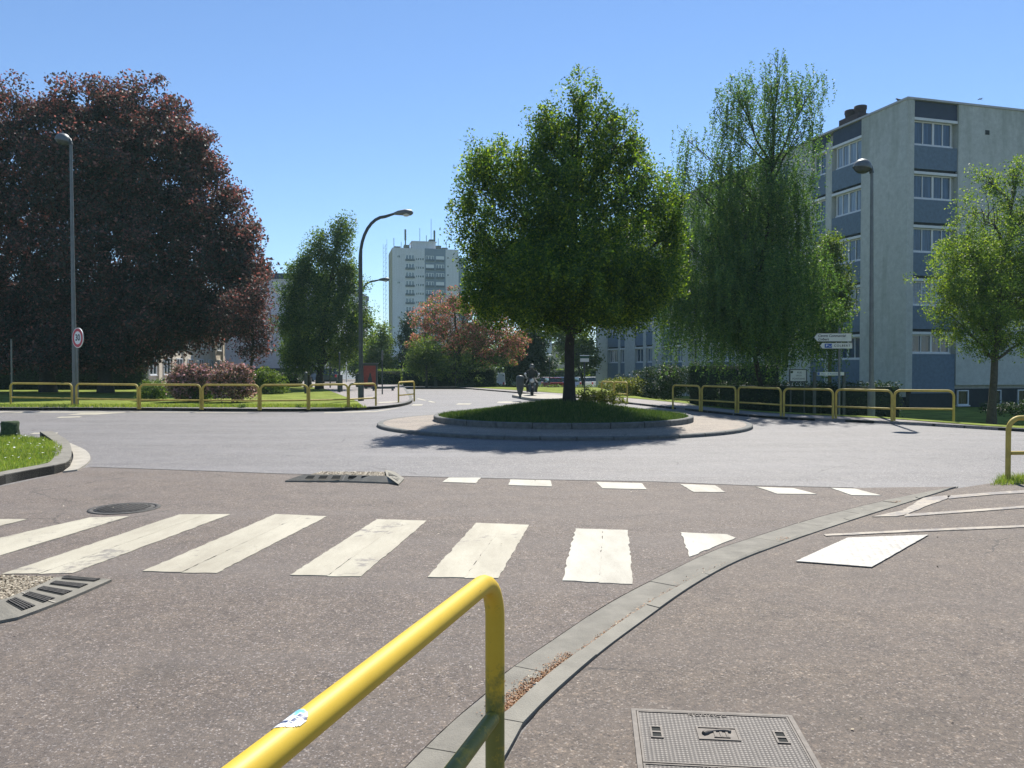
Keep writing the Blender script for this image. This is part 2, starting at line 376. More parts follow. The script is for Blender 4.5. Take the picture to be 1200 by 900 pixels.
mb = MB(); mb.prism([(-75, -16), (75, -16), (75, 8)]+XY(rbo[::-1])+[(-75, rbo[0].y)], -.03, .004, bottom=False)
p0 = G(470, 452.5); p1 = G(543, 455.5)
mb.quad((p0.x-.5, 58, .004), (p1.x+.4, 58, .004), (-18, 150, .004), (-25, 150, .004))
struct(mb.build('road', M['asphalt_far']))

# near carriageway
KL = [(480,896),(565,819),(592,790),(647,752),(715,707),(778,674),(834,647),(878,632),(951,609),(1025,590),(1088,577),(1122,571)]
KM = [(540,896),(590,846),(642,798),(688,763),(747,721),(805,687),(863,659.5),(905,643),(969,618),(1025,600),(1083,583),(1120,573.5)]
KR = [(592,900),(626,844),(697,777),(751,735),(813,690.5),(864,662),(917,641),(969,622.5),(1025,604),(1081,586),(1118,574.5)]
def ext(px): 
    q = [G(*p) for p in px]; d = (q[0]-q[1]).normalized(); d = (d+Vector((-.1, -.5, 0))).normalized()
    return [q[0]+d*6, q[0]+d*3]+q
kl, km, kr = ext(KL), ext(KM), ext(KR)
kl_s = resample(kl, .25); kr_s = resample(kr, .25)
near = [G(105,548), G(220,552), G(330,556), G(520,560), G(640,563), G(770,565.5), G(880,570), G(1000,572.5)]
poly = XY(near)+XY(kl_s[::-1])+[(-12, -5), (-11, 6)]+XY([G(-60,580), G(0,571), G(55,559), G(82,551)])
mb = MB(); mb.prism(poly, -.05, .009, bottom=False); struct(mb.build('near_road', M['asphalt_near']))
# straight bitumen seam
mb = MB()
for a, b in zip(near[:-1], near[1:]):
    mb.quad((a.x, a.y-.02, .0125), (b.x, b.y-.02, .0125), (b.x, b.y+.012, .0125), (a.x, a.y+.012, .0125))
struct(mb.build('road_seam', M['joint']))
# pavement on the right of the kerb
poly = XY(kr_s)+XY([G(1165,567.5), G(1200,566.5), G(1260,566)])+[(14, 10.2), (16, -8), (-2, -8)]
mb = MB(); mb.prism(poly, -.05, .020, bottom=False); struct(mb.build('pavement', M['asphalt_walk']))
def stones(name, A, B, step, zl, zr, mat, off=0.0):
    a = resample(A, .12); m = len(a); mb = MB(); base = MB()
    bl = resample(B, .02)
    def nb(p): return min(bl, key=lambda q: (q-p).length_squared)
    b = [nb(p) for p in a]
    for i in range(m-1): base.quad((a[i].x,a[i].y,zl-.013),(a[i+1].x,a[i+1].y,zl-.013),(b[i+1].x,b[i+1].y,zr-.013),(b[i].x,b[i].y,zr-.013))
    k = int(round(step/.12)); i = int(off/.12); first = True
    idx = [0]+list(range(i if i > 0 else k, m-1, k))+[m-1]
    for s_, e_ in zip(idx[:-1], idx[1:]):
        if e_-s_ < 1: continue
        A_ = a[s_:e_+1]; B_ = b[s_:e_+1]; g = .004/.12
        A_ = [A_[0].lerp(A_[1], g)]+A_[1:-1]+[A_[-1].lerp(A_[-2], g)]; B_ = [B_[0].lerp(B_[1], g)]+B_[1:-1]+[B_[-1].lerp(B_[-2], g)]
        n = len(A_); jz = random.uniform(-.003, .003)
        vs = [(p.x, p.y, zl+jz) for p in A_]+[(p.x, p.y, zr+jz) for p in B_]+[(p.x, p.y, -.03) for p in A_]+[(p.x, p.y, -.03) for p in B_]
        fs = [(q, q+1, n+q+1, n+q) for q in range(n-1)]+[(q+1, q, 2*n+q, 2*n+q+1) for q in range(n-1)]+[(n+q, n+q+1, 3*n+q+1, 3*n+q) for q in range(n-1)]+[(0, n, 3*n, 2*n), (n-1, 3*n-1, 4*n-1, 2*n-1)]
        mb.add(vs, fs)
    mb.add(base.v, base.f, 1)
    return struct(mb.build(name, [mat, M['joint']]))
stones('gutter', offset_line(kl, -.012), offset_line(km, .004), 1.0, .013, .010, M['kerbstone'], .36)
stones('kerb', offset_line(km, -.004), offset_line(kr, .012), .96, .036, .028, M['kerb_top'], .7)

# far left block: kerb, pavement, verge
LBf = [G(*p) for p in [(-500,481),(0,481),(150,481.2),(300,482.3),(380,482),(430,480.2),(455,478),(470,475.5),(478,472.5),(479.5,468.5),(476,462),(470,452.5)]]
lb = resample(LBf, .8)
mb = MB(); mb.prism(XY(lb)+[(-17, 100), (-120, 100), (-120, LBf[0].y)], -.05, .11, bottom=False); struct(mb.build('pavement', M['far_walk']))
kerb_line('kerb', LBf, -.15, -.02, .115, M['kerb_dark'])
mb = MB(); g = [G(p[0], p[1], .12) for p in [(-500,475),(0,475.6),(150,476.3),(300,477),(400,477.4),(425,475.3),(418,470),(405,465),(376,454),(330,452.5),(200,452.5),(-500,452.5)]]
mb.prism(XY(g), .0, .125, bottom=False); struct(mb.build('verge', M['dry_grass']))
# far right block
rb = resample(RBf, .8); gl = [G(p[0], p[1], .085) for p in [(545,453.6),(590,456.2),(660,461),(700,463.5),(737,466.3),(787,471),(830,477),(900,483.5),(980,487.5),(1050,491),(1110,495.5),(1178,500.5),(1350,510),(1480,519)]]
gs = resample(gl, .8)
mb = MB(); mb.prism(XY(rb)+XY(offset_line(gs, .25)[::-1]), -.3, .075, bottom=False); struct(mb.build('pavement', M['far_walk']))
kerb_line('kerb', RBf, .15, -.02, .08, M['kerb_dark'])
def vz(x, y, dd): return .09-.66*smooth(.7, 4.2, dd)*smooth(6.3, 8.6, x)+.015*math.sin(x*2.1+y)*min(1, dd)
ds = [0, .35, .7, 1.2, 1.8, 2.4, 3.1, 3.8, 4.6, 6, 8, 11, 15, 20, 28, 38]; vs = []; n = len(gs)
for i_, p in enumerate(gs):
    dr = Vector((.05+.5*smooth(6, 14, p.x), 1, 0)).normalized()
    for dd in ds:
        q_ = p+dr*min(dd, max(.01, (60.5-p.y)/dr.y)); vs.append((q_.x, q_.y, vz(q_.x, q_.y, dd)))
m_ = len(ds); mb = MB(); mb.add(vs, [(i_*m_+k, (i_+1)*m_+k, (i_+1)*m_+k+1, i_*m_+k+1) for i_ in range(n-1) for k in range(m_-1)], 0, True)
struct(mb.build('verge', M['dry_grass']))

# left corner island of grass
LC = [G(p[0], p[1], .12) for p in [(-300,575),(-60,561),(0,554),(39,546),(58,540),(70,534),(73.5,526),(66,519.5),(54,515),(20,511),(-100,507),(-400,505)]]
mb = MB(); mb.prism(XY(resample(LC, .4)), -.02, .115, bottom=False); struct(mb.build('verge', M['grass']))
kc = [G(*p) for p in [(-300,600),(-60,584),(0,569),(55,557.5),(73,554),(82,548),(84,536),(80,525),(70,517.5),(61,512)]]
kerb_line('kerb', kc, .24, -.02, .135, M['kerbstone'], 1.0, .02)
ap = [G(*p) for p in [(74,555),(90,553),(105.5,541),(102,531),(90,524.5),(75,518),(61,512)]]; ai = [G(*p) for p in [(61,512.5),(72,519),(82,527),(86,537),(82,549)]]
mb = MB(); mb.prism(XY(resample(ap, .3))+XY(resample(ai, .3)), -.02, .035, bottom=False); struct(mb.build('gutter_apron', M['kerb_light']))

# central island
IC = Vector((1.38, 22.0, 0)); RO, RI = 5.02, 3.52
def circ(r, n=96): return [IC+Vector((math.cos(2*math.pi*k/n)*r, math.sin(2*math.pi*k/n)*r, 0)) for k in range(n)]
mb = MB(); n = 96
oc, ic = circ(RO-.16), circ(RI)
mb.add([(p.x, p.y, .085) for p in oc]+[(p.x, p.y, .13) for p in ic], [(k, (k+1) % n, n+(k+1) % n, n+k) for k in range(n)])
struct(mb.build('island_apron', M['apron']))
def ring_kerb(name, r0, r1, z, mat, count, bev=.02):
    mb = MB()
    for k in range(count):
        a0 = 2*math.pi*(k+.012)/count; a1 = 2*math.pi*(k+.988)/count; m = 4
        A = [IC+Vector((math.cos(a0+(a1-a0)*i/m)*r1, math.sin(a0+(a1-a0)*i/m)*r1, 0)) for i in range(m+1)]
        B = [IC+Vector((math.cos(a0+(a1-a0)*i/m)*r0, math.sin(a0+(a1-a0)*i/m)*r0, 0)) for i in range(m+1)]
        A2 = [p.lerp(q, bev/(r1-r0)) for p, q in zip(A, B)]; q = m+1
        vs = [(p.x, p.y, -.02) for p in A]+[(p.x, p.y, z-bev) for p in A]+[(p.x, p.y, z) for p in A2]+[(p.x, p.y, z) for p in B]+[(p.x, p.y, -.02) for p in B]
        fs = [(l*q+i, l*q+i+1, (l+1)*q+i+1, (l+1)*q+i) for l in range(4) for i in range(m)]+[(0, q, 2*q, 3*q, 4*q), (m, q+m, 2*q+m, 3*q+m, 4*q+m)]
        mb.add(vs, fs)
    return struct(mb.build(name, mat))
ring_kerb('kerb', RO-.16, RO, .085, M['kerb_dark'], 40)
ring_kerb('kerb', RI-.13, RI, .27, M['kerb_dark'], 24)
def mound(x, y):
    r = math.hypot(x-IC.x, y-IC.y)/(RI-.13); return .24+.38*(1-smooth(0, 1, min(r, 1)))
mb = MB(); rings = 10; n = 64; vs = [(IC.x, IC.y, mound(IC.x, IC.y))]; fs = []
for r in range(1, rings+1):
    for k in range(n):
        x = IC.x+math.cos(2*math.pi*k/n)*(RI-.12)*r/rings; y = IC.y+math.sin(2*math.pi*k/n)*(RI-.12)*r/rings
        vs.append((x, y, mound(x, y)+random.uniform(-.01, .01)))
for k in range(n): fs.append((0, 1+k, 1+(k+1) % n))
for r in range(rings-1):
    for k in range(n): fs.append((1+r*n+k, 1+(r+1)*n+k, 1+(r+1)*n+(k+1) % n, 1+r*n+(k+1) % n))
mb.add(vs, fs, 0, True); struct(mb.build('island_mound', M['grass_shaded']))

# grass blades
def blades(P, hmin, hmax, wid):
    n = len(P); a = RNG.uniform(0, 2*math.pi, n); d = np.stack([np.cos(a), np.sin(a), 0*a], 1)
    h = RNG.uniform(hmin, hmax, n)[:, None]; lean = RNG.normal(0, .35, (n, 2)); top = P.copy(); top[:, 2:] += h; top[:, :2] += lean*h
    wv = d*wid/2
    return np.stack([P-wv, P+wv, top+wv*.25, top-wv*.25], 1)
def scatter_poly(poly, n, z):
    poly = np.array(XY(poly)); lo, hi = poly.min(0), poly.max(0); out = []
    while sum(len(o) for o in out) < n:
        p = RNG.uniform(lo, hi, (n*2, 2)); c = np.zeros(len(p), bool); j = len(poly)-1
        for i in range(len(poly)):
            xi, yi = poly[i]; xj, yj = poly[j]
            c ^= ((yi > p[:, 1]) != (yj > p[:, 1])) & (p[:, 0] < (xj-xi)*(p[:, 1]-yi)/(yj-yi+1e-12)+xi); j = i
        out.append(p[c])
    p = np.concatenate(out)[:n]; return np.column_stack([p, np.full(n, z)])
lcv = [G(p[0], p[1], .12) for p in [(-160,566),(0,554),(39,546),(58,540),(70,534),(73.5,526),(66,519.5),(54,515),(20,511),(-160,508)]]
B1 = blades(scatter_poly(lcv, 26000, .11), .03, .085, .010)
a = RNG.uniform(0, 2*math.pi, 30000); r = np.sqrt(RNG.uniform(0, 1, 30000))*(RI-.15)
P = np.stack([IC.x+np.cos(a)*r, IC.y+np.sin(a)*r], 1); P = np.column_stack([P, [mound(x, y)-.01 for x, y in P]])
B2 = blades(P, .04, .11, .014)
q = scatter_poly([G(*p) for p in [(1160,571),(1176,561),(1300,561),(1300,568)]], 2500, .015)
B3 = blades(q, .03, .10, .008)
q = scatter_poly([G(p[0], p[1], .12) for p in [(0,477),(0,475),(420,475),(430,477.5)]], 9000, .11)
B4 = blades(q, .04, .12, .02)
tag(quads_np('grass', np.concatenate([B1, B3, B4]), M['blade']), 'short green grass growing on the verges and the left corner', 'grass', kind='stuff')
tag(quads_np('grass', B2, M['blade_shaded']), 'longer grass on the island mound, coloured dark to carry the tree shade', 'grass', kind='stuff')
D = scatter_poly(lcv, 260, .19); D[:, 2] += RNG.uniform(-.03, .02, 260)
tag(quads_np('daisies', leaf_quads(D, .035, 3, 1.0), M['daisy']), 'white daisies dotted over the left corner grass', 'flowers', kind='stuff')

# ---------------------------------------------------------------- road paint
def mark(name, px, mat, z, label):
    mb = MB(); pts = [G(*p) for p in px]; mb.prism(XY(pts), z-.006, z, bottom=False)
    o = struct(mb.build(name, mat), label); o['group'] = 'painted road markings'; return o
def rough_quad(px, jig=.012):
    out = []; q = [G(*p) for p in px]
    for i in range(len(q)):
        a, b = q[i], q[(i+1) % len(q)]; k = max(2, int((b-a).length/.07)); nn = Vector((-(b-a).y, (b-a).x, 0)).normalized()
        for j in range(k): out.append(a.lerp(b, j/k)+nn*(random.uniform(-jig, jig) if j else 0))
    return out
def stripe(px, mat, jig=.008, name='zebra_stripe', z=.0155, label=None):
    mb = MB()
    if name == 'zebra_stripe' and len(px) == 4:
        tl, tr, br, bl = px; m0 = ((tl[0]+tr[0])/2+1, (tl[1]+tr[1])/2); m1 = ((bl[0]+br[0])/2+2, (bl[1]+br[1])/2)
        e_ = -.3
        mb.prism(XY(rough_quad([tl, (m0[0]-e_, m0[1]), (m1[0]-e_*1.4, m1[1]), bl], jig)), z-.006, z, bottom=False)
        mb.prism(XY(rough_quad([(m0[0]+e_, m0[1]), tr, br, (m1[0]+e_*1.4, m1[1]+.6)], jig)), z-.006, z-.0012, bottom=False)
    else: mb.prism(XY(rough_quad(px, jig)), z-.006, z, bottom=False)
    o = struct(mb.build(name, mat), label); o['group'] = 'painted road markings'
stripe([(0,610),(32,610),(0,618),(-40,628),(-70,626)], M['paint'], .01)
stripe([(105,608),(152,606.5),(0,653),(-40,668),(-130,672),(0,632)], M['paint'], .007)
stripe([(210,604.5),(270,604),(85,673.5),(2,675)], M['paint'], .008)
stripe([(323,604),(383,606.5),(254,673.5),(167,671.5)], M['paint'], .008)
stripe([(442,610),(500,611.7),(423,677.5),(340,676)], M['paint'], .007)
stripe([(558,614.3),(620,616.6),(584,679.5),(501,678.5)], M['paint'], .008)
stripe([(674.5,621),(736,622.8),(741,686.5),(659,682.5)], M['paint_new'], .010)
stripe([(797.5,625.5),(852,628),(862,632),(838,642),(808,654.5)], M['paint_new'], .01)
for px in [[(518.5,566),(526,560.8),(563.5,561),(557.6,567.3)], [(596,569.5),(598,563),(645,564),(646.5,571.3)], [(706,573.5),(698.7,566),(752,567.5),(757.7,574.6)],
           [(813,577.8),(797,568.5),(838,570),(850,578)], [(911,580),(886,571.7),(930.5,573.5),(957,580.3)], [(998,581.6),(973.5,573),(1002,574),(1033,582)]]:
    stripe(px, M['paint_new'], .006, 'give_way_dash')
stripe([(932.6,662),(993.5,634),(1088,630.5),(1021.5,669)], M['tactile'], .002, 'tactile_pad', .032)
Z2 = .028
stripe([(965,629.5),(1080,623.5),(1200,618.5),(1330,613),(1330,615),(1200,621),(1080,626),(968,631.5)], M['paint_thin'], .006, 'painted_line', Z2)
stripe([(1022,608.5),(1058,601),(1082,586),(1116,582.5),(1110,587),(1090,594),(1062,606),(1050,608)], M['paint_thin'], .006, 'painted_line', Z2)
stripe([(1060,605.5),(1120,601.5),(1200,595.5),(1320,588),(1320,590.5),(1200,598),(1120,604),(1060,608.5)], M['paint_thin'], .004, 'painted_line', Z2)
stripe([(1110,583.5),(1160,579.5),(1200,577),(1300,573),(1300,575),(1200,580),(1160,582.5),(1112,587)], M['paint_thin'], .004, 'painted_line', Z2)
for px in [[(-300,482.2),(0,482.6),(150,482.8),(290,483.6),(290,484.2),(150,483.7),(0,483.9),(-300,483.5)], [(78,486.6),(95,484.4),(150,483.6),(112,486.2)], [(66,490),(70,488.8),(96,488.2),(92,489.6)],
           [(35,509),(40,507.6),(68,507.4),(66,508.6)], [(380,483.6),(440,482),(462,478.8),(470,478),(462,479.5),(440,483),(380,484.5)]]:
    stripe(px, M['paint'], .002, 'painted_line', .010)
for px in [[(473,464),(484,466.5),(486.5,466.2),(475.5,463.6)], [(488,467.5),(497,469.6),(500,469.3),(490.5,467.1)], [(501,470.4),(507,472),(511,471.8),(504,470)], [(482,475.6),(484,474.2),(496,474),(494,475.5)],
           [(534,474.4),(537,473),(553,473),(550,474.4)], [(582,472.4),(584,470.9),(611,470.6),(608,472.2)], [(742,472),(790,475.5),(800,478.5),(750,474)]]:
    stripe(px, M['paint'], .002, 'painted_line', .010)
stripe([(441,476.2),(445,474.6),(470,473.3),(466,475)], M['paint'], .002, 'painted_line', .122)

# dull repair patches and drips in the near asphalt
M['patch'] = asphalt('dark_repair_asphalt', (.10,.092,.092), (.12,.108,.105), (.30,.28,.27), 80, .6, .8, (.12,.11,.108))
M['splash'] = plain('dried_splash', (.20,.20,.20), .9, .2, 30)

# ---------------------------------------------------------------- covers and kerbed pads
def manhole_round(c, r, label):
    e = empty('manhole_cover', c, label, 'manhole cover')
    mb = MB(); mb.lathe([(r, -.02), (r, .006), (r-.05, .008), (r-.05, .003), (.001, .003)], 40); mb.build('frame', M['iron'], e)
    mb = MB(); mb.lathe([(r-.062, .002), (r-.062, .0075), (.001, .0075)], 40)
    for i in range(-7, 8):
        for j in range(-7, 8):
            x, y = i*.034, j*.034
            if math.hypot(x, y) < r-.1: mb.box(x-.011, x+.011, y-.004, y+.004, .007, .012) if (i+j) % 2 else mb.box(x-.004, x+.004, y-.011, y+.011, .007, .012)
    mb.build('lid', M['iron_light'] if False else M['iron'], e)
a, b = G(106, 597), G(186, 597)
manhole_round(Vector(((a.x+b.x)/2, G(146,597).y, .010)), (b.x-a.x)/2*.98, 'round dark iron cover beyond the left zebra stripes')
# rectangular telecom cover
q0, q1, q3, q2 = G(745,832,.03), G(926,835,.03), G(743,889,.03), G(947,894,.03)
ux = (q1-q0).normalized(); L1 = (q1-q0).length; uy = Vector((ux.y, -ux.x, 0)); 
ang = math.atan2(ux.y, ux.x)
e = empty('inspection_cover', (q0.x, q0.y, .020), 'rectangular studded iron cover set in the near pavement', 'inspection cover', rz=-.10)
Lp = .47; Wd = L1*.97
mb = MB(); 
for (x0, x1, y0, y1) in ((-.02, 0, -2*Lp-.03, .02), (Wd, Wd+.02, -2*Lp-.03, .02), (0, Wd, 0.002, .02), (0, Wd, -2*Lp-.03, -2*Lp-.01)): mb.box(x0, x1, y0, y1, -.02, .009)
mb.build('frame', M['iron_light'], e)
for k in range(2):
    y1 = -k*(Lp+.004)-.002; y0 = y1-Lp+.004
    pm = MB(); pm.box(.003, Wd-.003, y0, y1, -.01, .006); pl = pm.build('plate', M['studs'], e)
    rm = MB()
    for (x0, x1, ya, yb) in ((.003, Wd-.003, y1-.008, y1), (.003, Wd-.003, y0, y0+.008), (.003, .011, y0+.008, y1-.008), (Wd-.011, Wd-.003, y0+.008, y1-.008)): rm.box(x0, x1, ya, yb, .006, .0095)
    rm.build('rim', M['iron_light'], pl)
    for sx in (.075, Wd-.075):
        hm = MB(); yc = (y0+y1)/2+.03
        for (x0, x1, ya, yb) in ((sx-.026, sx+.026, yc+.045, yc+.053), (sx-.026, sx+.026, yc-.053, yc-.045), (sx-.026, sx-.018, yc-.045, yc+.045), (sx+.018, sx+.026, yc-.045, yc+.045), (sx-.018, sx+.018, yc-.006, yc+.006)): hm.box(x0, x1, ya, yb, .006, .011)
        hm.build('lifting_eye', M['iron_light'], pl)
        vm = MB(); vm.box(sx-.018, sx+.018, yc-.045, yc+.045, .006, .0072); vm.build('keyhole', M['void'], pl)
    cx, cy = Wd/2, (y0+y1)/2+.04
    bm_ = MB()
    for (x0, x1, ya, yb) in ((cx-.085, cx+.085, cy+.05, cy+.058), (cx-.085, cx+.085, cy-.058, cy-.05), (cx-.085, cx-.077, cy-.05, cy+.05), (cx+.077, cx+.085, cy-.05, cy+.05)): bm_.box(x0, x1, ya, yb, .006, .0105)
    bm_.box(cx-.077, cx+.077, cy-.05, cy+.05, .004, .0068)
    # handset emblem: an arched receiver over three bars
    arc = [(cx-.06+.115*t, cy-.022+.05*math.sin(math.pi*(.08+.62*t)), .009) for t in [i/10 for i in range(11)]]
    bm_.tube(arc, [.012, .014, .010, .008, .007, .007, .007, .008, .009, .010, .009], 6)
    for x in (-.012, .012, .036): bm_.box(cx+x-.005, cx+x+.005, cy-.032, cy+.014, .006, .011)
    bm_.box(cx-.02, cx+.045, cy-.036, cy-.03, .006, .011)
    bm_.build('emblem', M['iron_light'], pl)
    text('NORINCO', .030, M['iron_light'], pl, Matrix.Translation((Wd/2-.02, y1-.022, .0075)), .002, spacing=1.25)

def pad(outer, inner, gravel, label, nrec, ends=(0.12, .92), top=.10, bars=4, quads=None, endcap=None):
    """a low kerbed pad: sloping kerb between the outer and inner lines with grated openings, gravel fill"""
    O = [G(p[0], p[1], .008) for p in outer]; I = [G(p[0], p[1], top) for p in inner]; c = sum(O+I, Vector())/len(O+I)
    e = empty('kerbed_drain_pad', (c.x, c.y, 0), label, 'drain kerb'); T = Vector((c.x, c.y, 0))
    O = resample(O, .12); I = resample(I, .02)
    def line(L, t):
        k = t*(len(L)-1); i = min(int(k), len(L)-2); return L[i].lerp(L[i+1], k-i)
    mb = MB(); n = 40; low = [line(O, i/n)-T for i in range(n+1)]; up = [line(I, i/n)-T for i in range(n+1)]
    vs = [(p.x, p.y, -.02) for p in low]+[(p.x, p.y, .028) for p in low]+[(p.x, p.y, top) for p in up]+[(p.x, p.y, 0) for p in up]; q = n+1
    fs = [(l*q+i, l*q+i+1, (l+1)*q+i+1, (l+1)*q+i) for l in range(3) for i in range(n)]+[(0, q, 2*q, 3*q), (n, q+n, 2*q+n, 3*q+n)]
    mb.add(vs, fs); kb = mb.build('sloping_kerb', M['kerbstone'], e)
    def on(t, v, h=0):
        a = line(O, t)-T; b = line(I, t)-T; a.z = .028; b.z = top; p = a.lerp(b, v); p.z += h; return p
    if endcap:
        q0, q1, q2, q3, q4 = [G(*endcap[0], top)-T, G(*endcap[1], top)-T, G(*endcap[2], .03)-T, G(*endcap[3], .03)-T, G(*endcap[4], .028)-T]
        g = MB(); lo = [Vector((p.x, p.y, -.02)) for p in (q1, q2, q3, q4)]
        g.add([q0, q1, q2, q3, q4]+lo, [(0, 1, 2, 3), (0, 3, 4), (1, 5, 6, 2), (2, 6, 7, 3), (3, 7, 8, 4)]); g.build('end_kerb', M['kerb_top'], e)
        for k in range(3):
            t = .2+.25*k; A_ = q0.lerp(q1, .12+t*.9*.9); B_ = q4.lerp(q3, .15+t*.8)
            p_, r_ = A_.lerp(B_, .18), A_.lerp(B_, .82); w_ = (q1-q0)*.06; g = MB(); up_ = Vector((0, 0, .006)); g.add([p_-w_+up_, p_+w_+up_, r_+w_+up_, r_-w_+up_], [(0, 1, 2, 3)]); g.build('slot', M['void'], e, fix=False)
    for (xa, xb, xc, xd, yt, yb) in (quads or []):
        g = MB(); g.add([G(xa, yb, .056)-T, G(xb, yb, .056)-T, G(xd, yt, .092)-T, G(xc, yt, .092)-T], [(0, 1, 2, 3)]); g.build('grate_opening', M['void'], kb, fix=False)
    for k in range(nrec if not quads else 0):
        t0 = ends[0]+(ends[1]-ends[0])*(k+.17)/nrec; t1 = ends[0]+(ends[1]-ends[0])*(k+.80)/nrec
        g = MB(); g.add([on(t0, .2, .003), on(t1, .2, .003), on(t1, .85, .003), on(t0, .85, .003)], [(0, 1, 2, 3)]); gr = g.build('grate_opening', M['void'], kb, fix=False)
        b_ = MB()
        for j in range(1, bars+1):
            t = t0+(t1-t0)*j/(bars+1); dt = (t1-t0)*.055
            b_.add([on(t-dt, .2, .004), on(t+dt, .2, .004), on(t+dt, .85, .004), on(t-dt, .85, .004), on(t-dt, .2, .009), on(t+dt, .2, .009), on(t+dt, .85, .009), on(t-dt, .85, .009)], [(4, 5, 6, 7), (0, 1, 5, 4), (1, 2, 6, 5), (2, 3, 7, 6), (3, 0, 4, 7)])
        b_.build('grate_bars', M['iron'], kb)
    for t in (.0, .5):
        if t: 
            j = MB(); j.add([on(t-.006, .02, .004), on(t+.006, .02, .004), on(t+.006, .98, .004), on(t-.006, .98, .004)], [(0, 1, 2, 3)]); j.build('mortar_joint', M['kerb_light'], kb)
    Gp = [G(p[0], p[1], top) for p in gravel]; mb = MB(); mb.prism([(p.x-T.x, p.y-T.y) for p in [line(I, i/20) for i in range(21)]+Gp], -.02, top-.03, bottom=False)
    mb.build('gravel_bed', M['gravel'], e)
    pts = scatter_poly([line(I, i/20) for i in range(21)]+Gp, 2600, top-.027)-np.array([T.x, T.y, 0]); 
    o = quads_np('gravel', leaf_quads(pts, .018, 4.0, .9), M['gravel_q'], e); o['kind'] = 'stuff'
M['gravel_q'] = leaf('loose_brown_gravel', [(0, (.14,.11,.075)), (.5, (.34,.28,.20)), (1, (.55,.49,.38))], 0)
pad([(-60,742),(0,731),(16,728.5),(57,713.5),(95,698),(131,682)], [(-60,716),(0,703),(20,696),(49,684),(66,676.5),(80,674)], [(60,671),(0,669),(-60,668)], 'sloping grated kerb pad at the left edge in front of the zebra crossing', 5, (.3, .99))
pad([(334,565),(400,565.3),(467,567.5)], [(355,556),(400,556.2),(453,557.6)], [(451,550.6),(376,550.2)], 'low grated kerb pad in the carriageway beyond the zebra crossing', 0, (.1, .96), quads=[(357,366.5,361,369.5,557.3,561), (372.5,382,375.5,384.5,557.3,561), (388,398,390.5,399.5,557.3,561.1), (407.5,417.5,409,418,557.5,561), (423,432.5,424,433,557.8,561.2), (437,446.5,437.5,446,558,561.4)], endcap=[(453,557.6),(451,550.6),(462,552.5),(473.7,560.3),(467,567.5)])

# leaf litter lying in the gutter
kms = resample(km, .05); L = []
def lit(n, t0, t1, spread, bias):
    for _ in range(n):
        t = random.uniform(t0, t1); i = int(t*(len(kms)-2)); p = kms[i].lerp(kms[i+1], random.random()); tt = (kms[min(i+3, len(kms)-1)]-kms[i]).normalized(); nn = Vector((-tt.y, tt.x, 0))
        L.append(tuple(p+nn*(abs(random.gauss(0, spread))+bias)+Vector((0, 0, .016-.0+random.uniform(0, .006)))))
def tof(px, py):
    q = G(px, py); return min(range(len(kms)), key=lambda i: (kms[i]-q).length_squared)/(len(kms)-1)
t1, t2, t3, t4, t5 = tof(592,840), tof(640,800), tof(688,763), tof(747,721), tof(805,687)
t6, t7, t8 = tof(860,660), tof(950,625), tof(1050,592)
for n_, a_, b_, s_ in ((1500, t1, t2, .045), (900, t2, (t2+t3)/2+.01, .035), (500, t3, t4, .012), (260, t4, t5, .02), (90, t5, t6, .04), (120, tof(925,634)-.004, tof(925,634)+.006, .05), (120, tof(1055,590)-.004, tof(1055,590)+.006, .06)): lit(n_, a_, b_, s_, .004)
L = np.array(L)
M['litter'] = leaf('dry_leaf_litter', [(0, (.09,.04,.018)), (.5, (.30,.13,.05)), (.93, (.42,.23,.10)), (1, (.75,.65,.45))], 0)
tag(quads_np('leaf_litter', leaf_quads(L, .012, 2.5, .5), M['litter']), 'brown dry leaf litter lying along the gutter', 'leaf litter', kind='stuff')
q = G(632, 805, .02); mb = MB()
for k in range(4): mb.add([(q.x+random.uniform(-.02, .02)+a, q.y+random.uniform(-.02, .02)+b, .022+k*.003+c) for a, b, c in ((-.03, -.008, 0), (.02, -.014, .006), (.03, .01, .002), (-.015, .014, .008))], [(0, 1, 2, 3)])
tag(mb.build('paper_scrap', M['paint_new']), 'crumpled pale scrap among the brown litter in the gutter', 'litter')
# small pebbles and dead leaves on the asphalt
P = np.column_stack([RNG.uniform(-5, 4.5, 260), RNG.uniform(2.4, 11, 260), np.full(260, .026)])
tag(quads_np('loose_grit', leaf_quads(P, .016, 3, .8), M['gravel_q']), 'loose grit scattered on the near asphalt', 'grit', kind='stuff')
# ================================================================ BUILDINGS
M['wall_main'] = render_wall('pale_pebbled_render', (.50,.525,.49), (.17,.19,.14), .6, 16.5, (1.1,1.1,.16))
M['wall_far'] = render_wall('far_pale_render', (.62,.63,.66), (.3,.3,.3), .3, 30)
M['wall_shade'] = render_wall('shade_darkened_render', (.20,.23,.25), (.1,.1,.1), .3, 30)  # front wall behind the copper trees: their shade is put into this darker colour
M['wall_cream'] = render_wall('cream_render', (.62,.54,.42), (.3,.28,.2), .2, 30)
M['spandrel'] = plain('blue_grey_spandrel', (.125,.175,.235), .8, .15, 6, bmp=.4, bscale=60)
M['band'] = plain('dark_blue_fascia', (.035,.05,.085), .7, .15, 3)
M['slot'] = plain('dark_recess', (.025,.03,.035), .8, .2)
M['frame'] = plain('white_window_frame', (.62,.64,.64), .5, .06)
M['coping'] = plain('grey_metal_coping', (.38,.38,.38), .5, .1)
M['pane'] = glass_mat('window_glass', (.045,.075,.12))
M['pane_curtain'] = glass_mat('window_glass_over_net_curtain', (.17,.22,.28), .2)
M['pane_dark'] = glass_mat('dark_window_glass', (.02,.03,.035))
M['chim'] = plain('dark_chimney_render', (.05,.04,.045), .9, .2)
M['roof'] = plain('dark_roof_felt', (.05,.055,.06), .9, .2)
